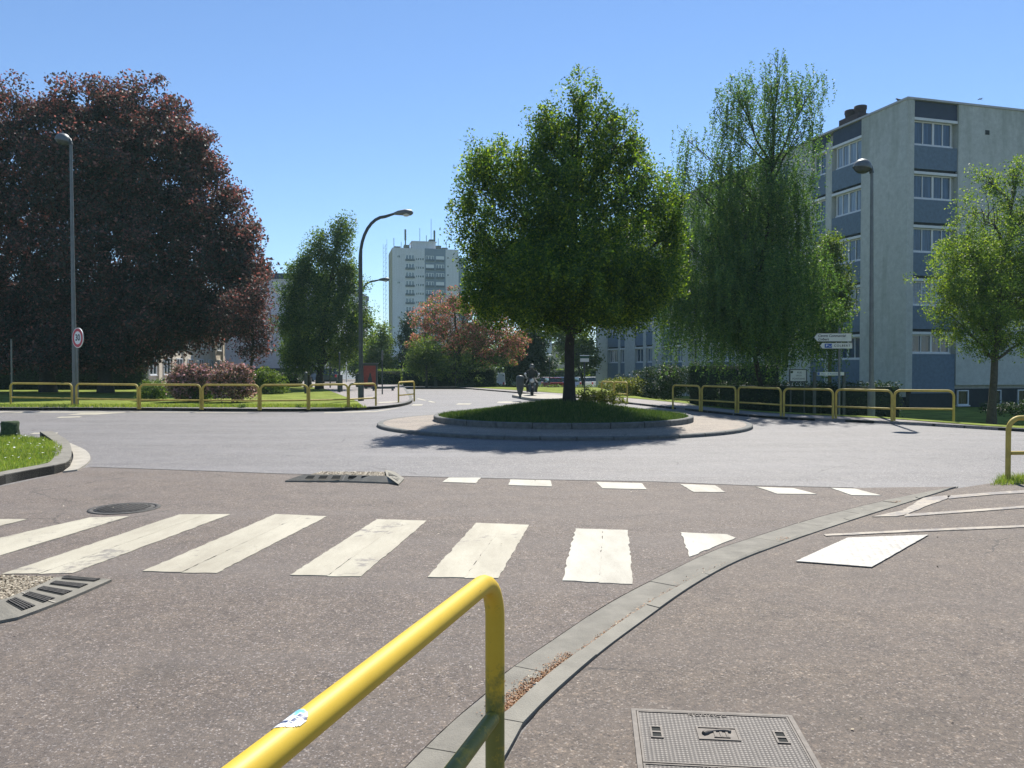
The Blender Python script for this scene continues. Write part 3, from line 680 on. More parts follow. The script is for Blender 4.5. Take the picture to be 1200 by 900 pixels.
class Fr:
    def __init__(s, ox, oy, ux, uy, nx, ny): s.o = (ox, oy); s.u = (ux, uy); s.n = (nx, ny)
    def p(s, a, d, z): return Vector((s.o[0]+s.u[0]*a+s.n[0]*d, s.o[1]+s.u[1]*a+s.n[1]*d, z))
    def box(s, mb, a0, a1, d0, d1, z0, z1, mi=0):
        vs = [s.p(a, d, z) for z in (z0, z1) for a, d in ((a0, d0), (a1, d0), (a1, d1), (a0, d1))]
        mb.add(vs, [(3, 2, 1, 0), (4, 5, 6, 7), (0, 1, 5, 4), (1, 2, 6, 5), (2, 3, 7, 6), (3, 0, 4, 7)], mi)
def window(fr, a0, a1, z0, z1, d, muls, parent, pane='pane', frm=.055, sill=True, depth=.07, ft=None):
    mb = MB()
    if sill: fr.box(mb, a0-.04, a1+.04, d-.02, d+.13, z0-.07, z0)
    fr.box(mb, a0, a1, d-.02, d+depth, z0, z0+frm); fr.box(mb, a0, a1, d-.02, d+depth, z1-frm, z1)
    fr.box(mb, a0, a0+frm, d-.02, d+depth, z0+frm, z1-frm); fr.box(mb, a1-frm, a1, d-.02, d+depth, z0+frm, z1-frm)
    for m, wd in muls:
        x = a0+(a1-a0)*m; fr.box(mb, x-wd/2, x+wd/2, d-.02, d+depth-.01, z0+frm, z1-frm)
    f = mb.build('window', M['frame'], parent)
    pm = MB(); fr.box(pm, a0+frm, a1-frm, d-.01, d+.012, z0+frm, z1-frm); pm.build('pane', M[pane], f)
    return f
def part_box(name, fr, parent, mat, *a):
    mb = MB(); fr.box(mb, *a); return mb.build(name, mat, parent)

# ---- main block of flats on the right
A0 = (20.6, 42.0); u = (-.2713, .9625); v = (.9625, .2713)
mainb = empty('apartment_block', (A0[0], A0[1], 0), 'five storey block of flats with pale render piers and blue window bays on the right', 'apartment building')
FL = Fr(0, 0, u[0], u[1], -v[0], -v[1]); FR = Fr(0, 0, v[0], v[1], -u[0], -u[1])
ZT = 15.55; LEN, DEP = 43.6, 13.0
mb = MB()
def core(mb, z0, z1, ins=.36):
    q = [FL.p(ins, -ins, 0), FL.p(LEN, -ins, 0), FL.p(LEN, -DEP, 0), FL.p(ins, -DEP, 0)]
    mb.prism(XY(q), z0, z1)
core(mb, -1.6, ZT-.1)
wide = [(0, 3.5), (7.95, 10.2), (13.4, 14.8), (20.6, 22.0), (23.2, 24.6), (28.2, 30.2), (33.9, 36.2), (40.5, 43.6)]
nar = [(6.1, 6.65), (16.2, 16.75), (19.3, 19.7), (25.9, 26.5), (31.6, 32.2), (37.35, 37.9)]
for a, b in wide: FL.box(mb, a, b, -.37, 0, -1.5 if a > 1 else .42, ZT-.02)
for a, b in nar: FL.box(mb, a, b, -.37, -.05, -1.5, ZT-.55)
FR.box(mb, 0.001, .42, -.36, -.001, .42, ZT-.03)
FR.box(mb, 3.25, 13.0, -.36, 0, .62, ZT-.02)
mb.build('wall', M['wall_main'], mainb)
mb = MB(); FR.box(mb, .36, 13.0, -.361, -.10, -1.5, .42); FL.box(mb, .36, 6.1, -.361, -.12, -1.5, .0)
mb.build('plinth', M['slot'], mainb)
mb = MB(); FL.box(mb, -.05, LEN+.05, -.5, .06, ZT-.02, ZT+.09); FR.box(mb, .5, 13.0, -.5, .06, ZT-.019, ZT+.088); mb.build('coping', M['coping'], mainb)
mb = MB(); core(mb, ZT-.1, ZT-.02, .5); mb.build('roof', M['roof'], mainb)
tops = [14.5-2.8*k for k in range(5)]
def bay(fr, a0, a1, muls, pier_d, base=True, seedv=0):
    g = a0+.02, a1-.02
    part_box('fascia', fr, mainb, M['band'], g[0], g[1], -.36, -.10, 14.62, ZT-.03)
    for k, zt in enumerate(tops):
        w0, w1 = a0+.10, a1-.10-(.18 if (a1-a0) > 2 else 0)
        z0 = zt-1.22
        if k == 4: z0 = zt-.95 if fr is FR else zt-1.22
        pn = 'pane_curtain' if random.random() < .45 else 'pane'
        part_box('lintel', fr, mainb, M['frame'], g[0], g[1], -.36, -.03, zt+.012, zt+.15)
        window(fr, w0, w1, z0, zt, -.26, muls, mainb, pn)
        if k < 4 or base:
            zb = z0-1.28 if k < 4 else .2
            part_box('spandrel_panel', fr, mainb, M['spandrel'], g[0], g[1], -.36, -.06, max(zb, -1), z0-.08)
            if k < 4: part_box('shutter_slot', fr, mainb, M['slot'], g[0]+.005, g[1]-.005, -.36, -.16, tops[k+1]+.152, zb-.002)
M4_ = [(.25, .05), (.52, .12), (.77, .05)]
bay(FR, .42, 3.25, M4_, 0)
bay(FL, 3.5, 6.1, M4_, 0); bay(FL, 6.65, 7.95, [(.5, .06)], 0)
for a, b in ((14.8, 16.2), (16.75, 19.3), (19.7, 20.6), (24.6, 25.9), (26.5, 28.2), (30.2, 31.6), (32.2, 33.9), (36.2, 37.35), (37.9, 40.5)):
    bay(FL, a, b, M4_ if b-a > 2 else [(.5, .07)], 0)
for a, b in ((10.2, 13.4), (22.0, 23.2)):
    for k in range(5):
        z1 = 15.0-2.8*k; window(FL, a+.08, b-.08, z1-2.3, z1, -.30, [(.33, .06), (.66, .06)] if b-a > 2 else [(.5, .06)], mainb, 'pane_dark', sill=False)
# small vents and basement windows on the end wall
for s_, z in ((5.15, 14.2), (5.15, 11.3), (5.15, 8.4), (9.8, 2.3), (8.35, 1.55)): part_box('wall_vent', FR, mainb, M['slot'], s_-.14, s_+.14, 0, .012, z-.12, z+.12)
for s_ in (3.4, 5.6, 7.5, 9.6): window(FR, s_, s_+.75, -.45, .35, -.09, [], mainb, 'pane_dark')
# chimneys, vents on the roof
def roofpt(px, s_):  # point on the roof plane behind the left parapet
    return s_
for (s_, d, wx, hh) in ((6.0, -1.6, 1.7, .95), (5.2, -3.4, 0, 0)):
    if wx:
        c = MB(); FL.box(c, s_-wx/2, s_+wx/2, d-.5, d+.5, ZT-.1, ZT+hh); ch = c.build('chimney_stack', M['chim'], mainb)
        for q in (-.42, .42):
            m = MB(); m.lathe([(.30, ZT+hh), (.33, ZT+hh+.28), (.36, ZT+hh+.32), (.36, ZT+hh+.52), (.05, ZT+hh+.56)], 14, M4=Matrix.Translation((FL.p(s_+q, d, 0)))); m.build('chimney_pot', M['chim'], ch)
m = MB(); m.lathe([(.30, ZT-.1), (.30, ZT+.38), (.36, ZT+.42), (.36, ZT+.62), (.02, ZT+.66)], 14, M4=Matrix.Translation(FL.p(2.4, -1.6, 0))); pot = m.build('roof_vent', M['chim'], mainb)
VENT = FL.p(2.4, -1.6, ZT+.66)+Vector((A0[0], A0[1], 0))
for s_ in (9.9,):
    m = MB(); m.lathe([(.10, ZT-.1), (.10, ZT+.34), (.26, ZT+.36), (.26, ZT+.46), (.1, ZT+.5), (.1, ZT+.56), (.01, ZT+.58)], 12, M4=Matrix.Translation(FR.p(s_, -1.5, 0))); m.build('roof_vent', M['chim'], mainb)
mb = MB(); FL.box(mb, 8.6, 13.5, -9, -2.2, ZT-.1, ZT+.95); mb.build('stair_head', M['band'], mainb)
mb = MB(); FL.box(mb, 8.5, 13.6, -9.1, -2.1, ZT+.95, ZT+1.05); mb.build('stair_head_roof', M['roof'], mainb)

# ---- tower block
T0 = (-39.3, 264.0); th = R(13)
tu = (math.cos(th), math.sin(th)); tn = (math.sin(th), -math.cos(th))
tow = empty('tower_block', (T0[0], T0[1], 0), 'tall pale tower block with blue loggias and rooftop aerials', 'tower block')
TF = Fr(0, 0, tu[0], tu[1], tn[0], tn[1]); TL = 22.0
mb = MB(); TF.box(mb, 0, TL, -15, 0, -2, 41.0); mb.build('wall', M['wall_far'], tow)
mb = MB(); TF.box(mb, -.08, 0, -15.01, .01, -2, 40.6); mb.build('side_wall', plain('tan_brick', (.30,.24,.15), .9, .3, 2), tow)
mb = MB(); TF.box(mb, TL, TL+3.6, -15, -1.6, -2, 38.6); mb.build('blue_wing', M['spandrel'], tow)
mb = MB(); TF.box(mb, 10.7, 17.6, 0, .12, -2, 41.05); mb.build('blue_bay', plain('tower_blue_panel', (.13,.17,.24), .8, .1), tow)
mb = MB(); TF.box(mb, 6.8, 14.6, -9, -2, 41, 43.4); TF.box(mb, 6.5, 14.9, -9.3, -1.7, 43.4, 43.7); mb.build('plant_room', M['wall_far'], tow)
for a, b, h_ in ((.9, 3.0, .9), (4.2, 6.0, 1.5), (14.9, 16.6, 1.6), (16.9, 18.8, 1.0), (12.6, 14.4, 3.6)):
    mb = MB(); TF.box(mb, a, b, -6, -3, 41, 41+h_); mb.build('roof_box', M['chim'], tow)
for s_, h_, r in ((.8, 3.6, .1), (4.6, 6.6, .22), (9.4, 7.2, .08), (11.6, 4.9, .1), (13.2, 10.5, .07), (14.3, 6.6, .2), (15.6, 4.0, .08), (3.2, 2.4, .08), (18.3, 3.0, .07), (21.2, 2.6, .08)):
    mb = MB(); p = TF.p(s_, -3, 0); mb.tube([(p.x, p.y, 40.9), (p.x, p.y, 41+h_)], r, 6); 
    if r > .15: mb.box(p.x-.3, p.x+.3, p.y-.2, p.y+.2, 41+h_*.45, 41+h_)
    mb.build('aerial', M['steel_dark'], tow)
# right-hand white strip is in front of the wall; windows per floor
for k in range(13):
    z = 39.0-2.85*k
    if z < 2: break
    # opening 1: loggia windows on left part
    def tw(a0, a1, z0, z1, muls, pane='pane'): return window(TF, a0, a1, z0, z1, .10 if a0 > 10.6 and a0 < 17.7 else .0, muls, tow, pane, .12, False, .08)
    tw(4.4, 7.2, z-1.75, z-.2, [(.34, .25), (.67, .25)], 'pane')
    part_box('balcony_front', TF, tow, M['band'], 4.3, 7.3, .0, .35, z-2.2, z-1.55)
    tw(7.7, 10.5, z-2.0, z-1.05, [(.2, .2), (.45, .2), (.72, .2)], 'pane_dark')
    for a0 in (11.0, 14.4):
        if random.random() < .55: tw(a0, a0+2.7, z-1.7, z-.35, [(.34, .25), (.67, .25)], 'pane_curtain')
        else: part_box('closed_blind', TF, tow, M['frame'], a0, a0+2.7, .12, .2, z-1.5, z-.4)
        part_box('balcony_front', TF, tow, M['band'], a0-.05, a0+2.8, .12, .5, z-2.2, z-1.55)
    if k in (0, 1, 2, 5): tw(18.0, 18.9, z-1.3, z-.4, [(.5, .12)], 'pane_dark')
    if k in (0, 3, 7, 8): tw(1.6, 2.7, z-1.3, z-.4, [(.5, .12)], 'pane_dark')
mast = empty('lattice_mast', (T0[0]-2.2, T0[1]-1, 0), 'slim lattice mast rising beside the left edge of the tower block', 'mast')
mb = MB()
for dx, dy in ((-.6, 0), (.6, 0), (0, .9)): mb.tube([(dx, dy, -1), (dx, dy, 42+(1.5 if dx > 0 else 0))], .045, 5)
for k in range(28): mb.tube([(-.6, 0, k*1.5), (.6, 0, k*1.5+1.5)], .03, 4); mb.tube([(-.6, 0, k*1.5), (.6, 0, k*1.5)], .03, 4)
mb.build('lattice', M['steel'], mast)

# ---- block behind the mid-left tree (gable wall towards us)
gb = empty('apartment_block', (-29.5, 92, 0), 'pale gable wall of flats with a dark roof edge behind the mid-left tree', 'apartment building')
GF = Fr(-3.4, 0, 1, 0, 0, -1)
mb = MB(); GF.box(mb, 0, 11, -30, 0, 0, 11.7); mb.build('wall', M['wall_far'], gb)
mb = MB(); GF.box(mb, -.15, 11.15, -30.2, .15, 11.7, 12.35); mb.build('roof', M['band'], gb)
mb = MB(); GF.box(mb, 0.02, 10.98, -.1, .05, -.2, 1.5); mb.build('plinth', M['slot'], gb)
for k in range(4):
    for j in range(9): 
        SFr = Fr(7.6, 0, 0, 1, 1, 0); window(SFr, 1+j*3.1, 2.6+j*3.1, 1.9+2.7*k, 3.2+2.7*k, .02, [(.5, .08)], gb, 'pane_dark', .08, True)
# ---- long cream-sided block behind the copper trees
lb_ = empty('apartment_block', (-32.0, 70, 0), 'low block of flats with a sunlit cream side behind the copper trees', 'apartment building')
CF = Fr(0, 0, -1, 0, 0, -1); CS = Fr(0, 0, -.12, .993, .993, .12)
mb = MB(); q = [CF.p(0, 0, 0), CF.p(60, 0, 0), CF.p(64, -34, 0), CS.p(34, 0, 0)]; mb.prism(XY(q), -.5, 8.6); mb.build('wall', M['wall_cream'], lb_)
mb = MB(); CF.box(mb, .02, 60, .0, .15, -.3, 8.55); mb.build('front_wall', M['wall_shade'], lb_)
mb = MB(); q = [Vector((.3, -.3, 0)), Vector((-60, -.3, 0)), Vector((-64, 34, 0)), CS.p(34.3, .3, 0)]; mb.prism(XY(q), 8.6, 9.0); mb.build('roof', M['band'], lb_)
for k in range(3):
    for j in range(8): window(CS, .9+j*4.1, 2.9+j*4.1, .9+2.7*k, 2.5+2.7*k, .02, [(.5, .1)], lb_, 'pane_dark', .1, True)
    for j in range(10): window(CF, 1.2+j*5.2, 3.6+j*5.2, .9+2.7*k, 2.3+2.7*k, .17, [(.33, .08), (.66, .08)], lb_, 'pane', .1, True)
for j in range(8): part_box('pilaster', CS, lb_, M['wall_cream'], 3.2+j*4.1, 3.7+j*4.1, 0, .2, 0, 8.5)
# ---- pale house seen beyond the island trunk
hb = empty('apartment_block', (4.6, 125, -1), 'distant pale building seen beside the trunk of the island tree', 'apartment building')
HF = Fr(-.6, 0, 1, 0, 0, -1); mb = MB(); HF.box(mb, 0, 2.2, -8, 0, 0, 7.9); mb.build('wall', M['wall_far'], hb)
mb = MB(); HF.box(mb, 2.2, 6.6, -9, -1, 0, 6.2); mb.build('side_wall', M['wall_cream'], hb)
mb = MB(); HF.box(mb, -.2, 2.4, -8.2, .2, 7.9, 8.1); HF.box(mb, 2.2, 6.8, -9.2, -.8, 6.2, 6.4); mb.build('roof', M['roof'], hb)
for k in range(3): window(HF, .5, 1.5, 1.2+2.2*k, 2.4+2.2*k, .02, [(.5, .08)], hb, 'pane')

# ================================================================ TREES
def n3(P, s, ph=0):
    x, y, z = P[:, 0]*s+ph, P[:, 1]*s+1.7*ph, P[:, 2]*s-ph
    return (np.sin(1.9*x+1.3*y)+np.sin(2.3*y-1.1*z+2)+np.sin(2.1*z+1.7*x+4)+.6*np.sin(4.3*x-3.1*z+1)+.6*np.sin(4.7*y+3.9*x))/4.2
def curve_pts(a, b, sag, n=6, wob=.0):
    a, b = Vector(a), Vector(b); out = []
    for i in range(n+1):
        t = i/n; p = a.lerp(b, t); p.z += sag*math.sin(math.pi*t)
        if 0 < i < n: p += Vector((random.gauss(0, wob), random.gauss(0, wob), random.gauss(0, wob)))
        out.append(p)
    return out
def tree(name, label, cat, group, D, base, lobes, tr, leafmat, n_leaf, lsize, bark='bark', topz=None, weep=False, up=.6, spread=.30, per=26,
         shell=2.4, dscale=1.0, gap=-.9, twigs=9, leaf2=None, trunk=True, lean=None, part='crown', zst=.7, rj=.05, z0=0, taper=.25, droop=0, aspect=.6):
    b = W(base[0], base[1], D); b.z = z0
    e = empty(name, b, label, cat, group)
    LB = []
    for l in lobes:
        c = W(l[0], l[1], D); c.y += (l[4] if len(l) > 4 else 0)
        rx = l[2]/F*D; rz = l[3]/F*D; dens = l[5] if len(l) > 5 else 1
        LB.append((np.array(c-b), rx, (rx*.92 if (rx > 1.3*rz or weep) else min(rx, 1.25*rz))*dscale, rz, dens))
    wts = np.array([l[4]*((l[1]*l[2]+l[2]*l[3]+l[1]*l[3])/3) for l in LB]); wts /= wts.sum()
    ncl = max(8, int(n_leaf/per)); C = []; who = []
    for i, (c, rx, ry, rz, d) in enumerate(LB):
        n = max(3, int(ncl*wts[i])); q = RNG.normal(size=(n*2, 3)); q /= np.linalg.norm(q, axis=1)[:, None]
        r = RNG.uniform(0, 1, (n*2, 1))**(1/shell)*(1+RNG.normal(0, rj, (n*2, 1)))
        p = c+q*r*np.array([rx, ry, rz]); keep = n3(p+np.array(b), 1.1/max(.6, spread*3)) > gap
        p = p[keep][:n]; C.append(p); who += [i]*len(p)
    C = np.concatenate(C)
    # branches
    mb = MB()
    ztop = max(c[2]+.55*rz for c, rx, ry, rz, d in LB); xm = float(np.average([c[0] for c, *_ in LB], weights=wts))
    xtop = max(LB, key=lambda q: q[0][2]+q[3])[0][0]
    if topz: ztop = topz
    def axis(z):
        t = max(0, z)/ztop; return Vector((xtop*(t**1.6), 0, z))
    if lean:
        pts = [Vector((x, y, z)) for x, y, z in lean]
        def axis(z, pts=pts):
            for a_, b_ in zip(pts[:-1], pts[1:]):
                if z <= b_.z: return a_.lerp(b_, max(0, (z-a_.z))/(b_.z-a_.z))
            return pts[-1]
    if trunk:
        K = 12; path = [axis(ztop*k/K) for k in range(K+1)]; path[0].z = -.25
        for k in range(2, K): path[k] += Vector((random.gauss(0, tr*.25), random.gauss(0, tr*.25), 0))
        rad = [tr*(1.35 if k == 0 else 1.0)*((1-k/K)**.8*(1-taper*.2)+.04) if k else tr*1.4 for k in range(K+1)]
        mb.tube(path, rad, 10)
        zl = min(c[2]-rz for c, rx, ry, rz, d in LB); zl = max(zl, ztop*.12)
        for i, (c, rx, ry, rz, d) in enumerate(LB):
            zs = min(max(zl*.95, c[2]-1.1*math.hypot(c[0]-xm, rx)), ztop*.9); st = axis(zs)
            mb.tube(curve_pts(st, c, .12*rz, 6, rx*.05), [tr*.42*(1-.8*k/6) for k in range(7)], 6, cap=False)
            idx = [j for j in range(len(C)) if who[j] == i]
            for j in random.sample(idx, min(len(idx), int(twigs*max(1, (rx*rz)**.5/1.2)))):
                s0 = Vector(c)*random.uniform(.55, 1)+st*0 if False else st.lerp(Vector(c), random.uniform(.45, 1))
                mb.tube(curve_pts(s0, C[j], .08, 4, .05), [tr*.14, tr*.11, tr*.08, tr*.05, tr*.02], 4, cap=False)
        mb.build('trunk', M[bark], e, fix=False)
    if weep:
        V = []; ST = []
        for p in C:
            L_ = RNG.uniform(.4, weep); m = int(per); t = np.linspace(0, 1, m)[:, None]; dirx = RNG.normal(0, .10, 2)
            s = p+np.concatenate([dirx*t*1.0+np.sin(t*3+RNG.uniform(0, 6))*.04, -t*L_], axis=1) if False else np.column_stack([p[0]+dirx[0]*t[:, 0]*L_+.05*np.sin(t[:, 0]*4), p[1]+dirx[1]*t[:, 0]*L_, p[2]-t[:, 0]*L_])
            V.append(s+RNG.normal(0, .045, s.shape)*spread/.3)
        P = np.concatenate(V); P = P[P[:, 2] > 1.35]
    else:
        rep = np.repeat(C, per, axis=0); sc = np.repeat(RNG.uniform(.6, 1.35, (len(C), 1)), per, axis=0)
        dv = RNG.normal(0, 1, rep.shape); dv /= np.linalg.norm(dv, axis=1)[:, None]; dv *= RNG.uniform(0, 1, (len(rep), 1))**.45*1.75
        P = rep+dv*np.array([spread, spread, spread*zst])*sc; P = P[P[:, 2] > -.02]
    Q = leaf_quads(P, lsize, up, aspect, droop=droop)
    if leaf2:
        mat2, fn = leaf2; msk = fn(P+np.array(b)); 
        quads_np(part, Q[~msk], M[leafmat], e); quads_np('blossom', Q[msk], M[mat2], e)
    else: quads_np(part, Q, M[leafmat], e)
    return e
M['leaf_isl'] = leaf('hornbeam_leaf', [(0, (.024,.056,.026)), (.45, (.040,.082,.028)), (.8, (.095,.15,.030)), (1, (.20,.26,.042))], .44, 0, (3.0,2.9,.6))
M['leaf_cop'] = leaf('copper_leaf', [(0, (.026,.040,.034)), (.5, (.042,.042,.038)), (.8, (.10,.050,.048)), (1, (.25,.135,.125))], .38, .1, (2.5,1.5,1.35))
M['leaf_bir'] = leaf('birch_leaf', [(0, (.036,.078,.036)), (.6, (.062,.12,.044)), (1, (.14,.21,.06))], .42, 0, (2.2,2.3,.8))
M['leaf_bir2'] = leaf('pale_birch_leaf', [(0, (.045,.09,.03)), (.6, (.09,.15,.04)), (1, (.20,.26,.07))], .45, 0, (2.6,2.5,.6))
M['leaf_mid'] = leaf('mid_green_leaf', [(0, (.034,.072,.030)), (.6, (.07,.125,.042)), (1, (.15,.21,.06))], .42, 0, (2.2,2.1,.7))
M['leaf_lit'] = leaf('light_green_leaf', [(0, (.045,.08,.025)), (.6, (.085,.14,.04)), (1, (.15,.20,.06))], .45, 0, (2.0,1.9,.6))
M['leaf_dark'] = leaf('dark_evergreen_leaf', [(0, (.012,.028,.014)), (.7, (.022,.045,.02)), (1, (.04,.07,.03))], .2)
M['leaf_red'] = leaf('reddish_leaf', [(0, (.18,.09,.06)), (.5, (.44,.18,.145)), (1, (.62,.36,.31))], .48, 0, (1.4,1.0,.9))
M['leaf_phot'] = leaf('pink_tipped_leaf', [(0, (.06,.08,.04)), (.4, (.14,.12,.08)), (.7, (.40,.22,.18)), (1, (.64,.40,.5))], .35, 0, (1.3,1.1,1.0))
M['leaf_gold'] = leaf('golden_cover_leaf', [(0, (.07,.10,.025)), (.5, (.17,.19,.045)), (1, (.34,.31,.10))], .4, 0, (1.2,1.3,.6))

tree('broadleaf_tree', 'dense conical green tree growing on the mound of the roundabout', 'tree', None, 22.0, (667,467),
     [(681,122,20,40), (700,145,20,34), (733,165,18,30), (632,165,18,34), (560,195,20,28), (792,262,16,34), (665,352,126,34), (665,330,118,44,-.5), (665,330,118,44,.5), (650,150,22,34), (672,175,58,48), (722,172,26,38), (748,205,22,34), (602,196,44,44), (568,218,36,44), (548,262,24,58), (772,238,30,46), (784,300,22,62), (640,215,60,50), (715,235,58,60),
      (665,275,112,78), (610,300,72,72), (730,310,64,66), (580,315,38,52), (665,342,122,42), (600,352,42,32), (735,355,50,32), (665,340,90,46,-1.2), (665,325,95,50,1.2)],
     .15, 'leaf_isl', 270000, .078, 'bark_dark', spread=.165, per=110, shell=2.3, gap=-.75, zst=1.35, rj=.05, dscale=1.15, z0=.66, twigs=5)
cg = 'copper-leaved trees by the left verge'
tree('copper_tree', 'huge dome shaped copper-leaved tree behind the speed limit sign', 'tree', cg, 46.0, (124,468),
     [(112,125,46,34), (165,142,58,44), (205,180,44,50), (235,215,38,48), (262,262,38,46), (280,300,34,44), (160,215,92,84), (215,290,66,72), (150,310,110,86), (250,345,52,44), (170,370,108,48), (170,390,75,24), (120,405,70,22), (285,330,30,60), (110,418,80,14), (110,200,70,70), (235,375,48,26)],
     .38, 'leaf_cop', 220000, .19, 'bark_dark', spread=.44, per=150, shell=2.8, gap=-.45, rj=.06, zst=.8, twigs=4)
tree('copper_tree', 'dark copper-leaved tree cut off by the left edge of the picture', 'tree', cg, 47.0, (57,467),
     [(20,146,60,44), (70,143,48,44), (50,210,80,80), (-30,200,80,90), (20,300,110,90), (-60,320,90,80), (40,365,100,48), (-50,120,50,40), (20,400,90,28), (-60,400,60,28), (30,416,80,16)],
     .40, 'leaf_cop', 140000, .185, 'bark_dark', spread=.42, per=170, shell=2.4, rj=.06, zst=.8, gap=-1.2, twigs=4)
tree('plum_tree', 'small purple-leaved tree leaning over the pink shrubs', 'tree', cg, 42.0, (294,463),
     [(302,345,18,24), (296,372,24,28), (308,395,12,22), (284,386,26,22), (298,412,18,14), (268,360,22,24)], .09, 'leaf_cop', 9000, .13, 'bark_dark', spread=.25, per=20, gap=-.6, twigs=5)
tree('broadleaf_tree', 'mid-green tree with an uneven top left of the curved street lamp', 'tree', None, 54.0, (374,458),
     [(401,268,14,18), (398,300,22,28), (372,290,14,18), (358,312,22,22), (345,345,20,26), (375,335,36,36), (412,335,18,34), (385,375,50,40), (345,385,22,34), (418,385,18,34), (375,412,46,20), (345,418,18,20)],
     .26, 'leaf_mid', 75000, .14, 'bark_dark', spread=.30, per=90, gap=-.35, twigs=6, zst=1.2, rj=.12)
tree('broadleaf_tree', 'slim dark tree directly behind the trunk of the mid-left tree', 'tree', None, 58.0, (361,457), [(358,380,16,24), (350,405,20,20), (366,410,16,18)], .30, 'leaf_mid', 5000, .18, 'bark_dark', spread=.4)
tree('birch_tree', 'tall weeping birch with a thin drooping top in front of the flats', 'tree', None, 33.0, (898,478),
     [(912,66,16,12,0,.5), (905,98,60,22,0,.62), (862,108,28,24,0,.62), (952,104,26,22,0,.58), (848,145,28,30,0,.58), (945,140,24,34,0,.36), (905,150,60,44,0,.62), (806,165,22,22,0,.4), (796,205,26,40,0,.7), (788,270,20,50,0,1.0), (792,345,28,50,0,1.2), (845,195,36,30,0,.6), (935,235,24,44,0,.8), (975,380,26,34,0,1.1), (862,225,64,54,0,1.1), (912,225,46,56,0,1.1), (825,280,54,58), (885,250,60,60,1.5), (870,340,80,60,-1.5,1.2), (900,330,80,60,1.5,1.2),
      (880,300,60,62,0,1.1), (940,310,40,60,0,1.1), (800,345,34,40), (850,362,60,44,0,1.2), (920,375,54,40,0,1.1), (968,345,24,46,0,.8)],
     .12, 'leaf_bir', 260000, .076, 'bark_dark', weep=2.2, up=.1, spread=.24, per=44, shell=2.0, gap=-.5, twigs=12, lean=[(0, 0, 0), (-.25, 0, 1.4), (-.55, 0, 2.6), (-.35, 0, 5), (.1, 0, 9), (.4, 0, 13.0)], topz=11.2, dscale=1.15, z0=-.45, aspect=.7)
tree('maple_tree', 'bright yellow-green tree crown filling the gap right of the birch', 'tree', None, 37.0, (972,480),
     [(975,290,14,18), (972,325,24,34), (985,350,16,30), (960,370,26,34)], .10, 'leaf_lit', 14000, .12, spread=.26, gap=-.7, z0=-.5)
tree('birch_tree', 'young birch with a pale airy crown at the right edge before the end wall', 'tree', None, 29.5, (1162,486),
     [(1158,212,20,24,0,.5), (1192,205,26,24,0,.6), (1150,245,30,26,0,.7), (1205,245,34,36), (1128,285,30,30,0,.8), (1175,285,46,40), (1108,325,26,34,0,.8), (1150,340,46,40), (1205,330,44,50), (1170,385,60,30), (1120,375,28,28), (1225,385,34,34), (1165,400,36,18), (1245,300,40,70), (1160,330,70,60,-1.2), (1170,330,70,60,1.2)],
     .145, 'leaf_bir2', 85000, .078, 'bark', spread=.19, per=70, gap=-.25, zst=1.0, rj=.12, twigs=10, droop=.8, z0=-.5)
tree('hawthorn_tree', 'spreading tree with red-pink foliage over green below the tower block', 'tree', None, 66.0, (540,452),
     [(528,352,22,16), (505,374,26,22), (545,366,34,24), (570,372,26,24), (588,392,26,22), (600,404,20,16), (500,400,26,24), (530,400,44,34), (566,406,38,28), (500,425,24,16), (522,430,46,18), (584,418,28,12)],
     .18, 'leaf_mid', 46000, .15, 'bark_dark', spread=.32, per=70, gap=-1.1, rj=.08, leaf2=('leaf_red', lambda P: ((P[:, 2]+.45*np.sin(P[:, 0]*2.1)+.5*np.sin(P[:, 1]*3)) > 3.0-.25*(P[:, 0]+5)) & (RNG.random(len(P)) < .55)))
bgk = 'background trees beyond the roundabout'
tree('broadleaf_tree', 'dark green tree mass behind the red-pink tree', 'tree', bgk, 88.0, (572,450), [(570,412,40,22), (538,420,40,18), (612,418,22,18), (545,430,40,12), (550,400,26,16)], .2, 'leaf_mid', 16000, .24, spread=.45, gap=-2, z0=-.6)
tree('broadleaf_tree', 'fresh green pointed tree to the right of the red poster panel', 'tree', bgk, 78.0, (447,455), [(446,392,12,14), (446,412,18,20), (434,425,12,16), (456,430,10,16)], .15, 'leaf_lit', 9000, .2, spread=.35)
tree('conifer_tree', 'dark cypress under the left side of the tower block', 'tree', bgk, 80.0, (476,452), [(478,385,8,18), (477,408,13,24), (474,432,15,18), (488,425,10,22)], .2, 'leaf_dark', 9000, .2, spread=.35)
tree('broadleaf_tree', 'leafy green tree low in front of the red-pink tree', 'tree', bgk, 62.0, (500,452), [(498,412,20,16), (490,424,16,12), (512,424,14,12)], .1, 'leaf_lit', 7000, .15, spread=.3)
tree('conifer_tree', 'drooping dark conifer left of the island tree trunk', 'tree', bgk, 74.0, (616,450), [(622,392,18,14), (612,408,24,20), (602,424,22,16), (630,408,14,18), (618,432,24,14), (640,428,10,12)], .2, 'leaf_dark', 16000, .22, spread=.4, z0=-.6)
tree('broadleaf_tree', 'light green tree right of the island tree trunk', 'tree', bgk, 80.0, (684,452), [(682,400,16,18), (690,420,12,18), (672,418,14,16), (655,388,18,10), (660,405,8,12)], .18, 'leaf_lit', 11000, .22, spread=.4, z0=-.8, bark='bark_dark')
tree('broadleaf_tree', 'hazy green trees seen under the crown of the mid-left tree', 'tree', bgk, 98.0, (355,447), [(350,405,30,20), (395,418,26,18), (330,425,24,14)], .25, 'leaf_lit', 9000, .3, spread=.6)
tree('broadleaf_tree', 'small tree behind the pole of the curved street lamp', 'tree', bgk, 90.0, (428,449), [(428,408,12,14), (420,428,16,14), (436,425,12,14)], .2, 'leaf_mid', 5000, .26, spread=.5)

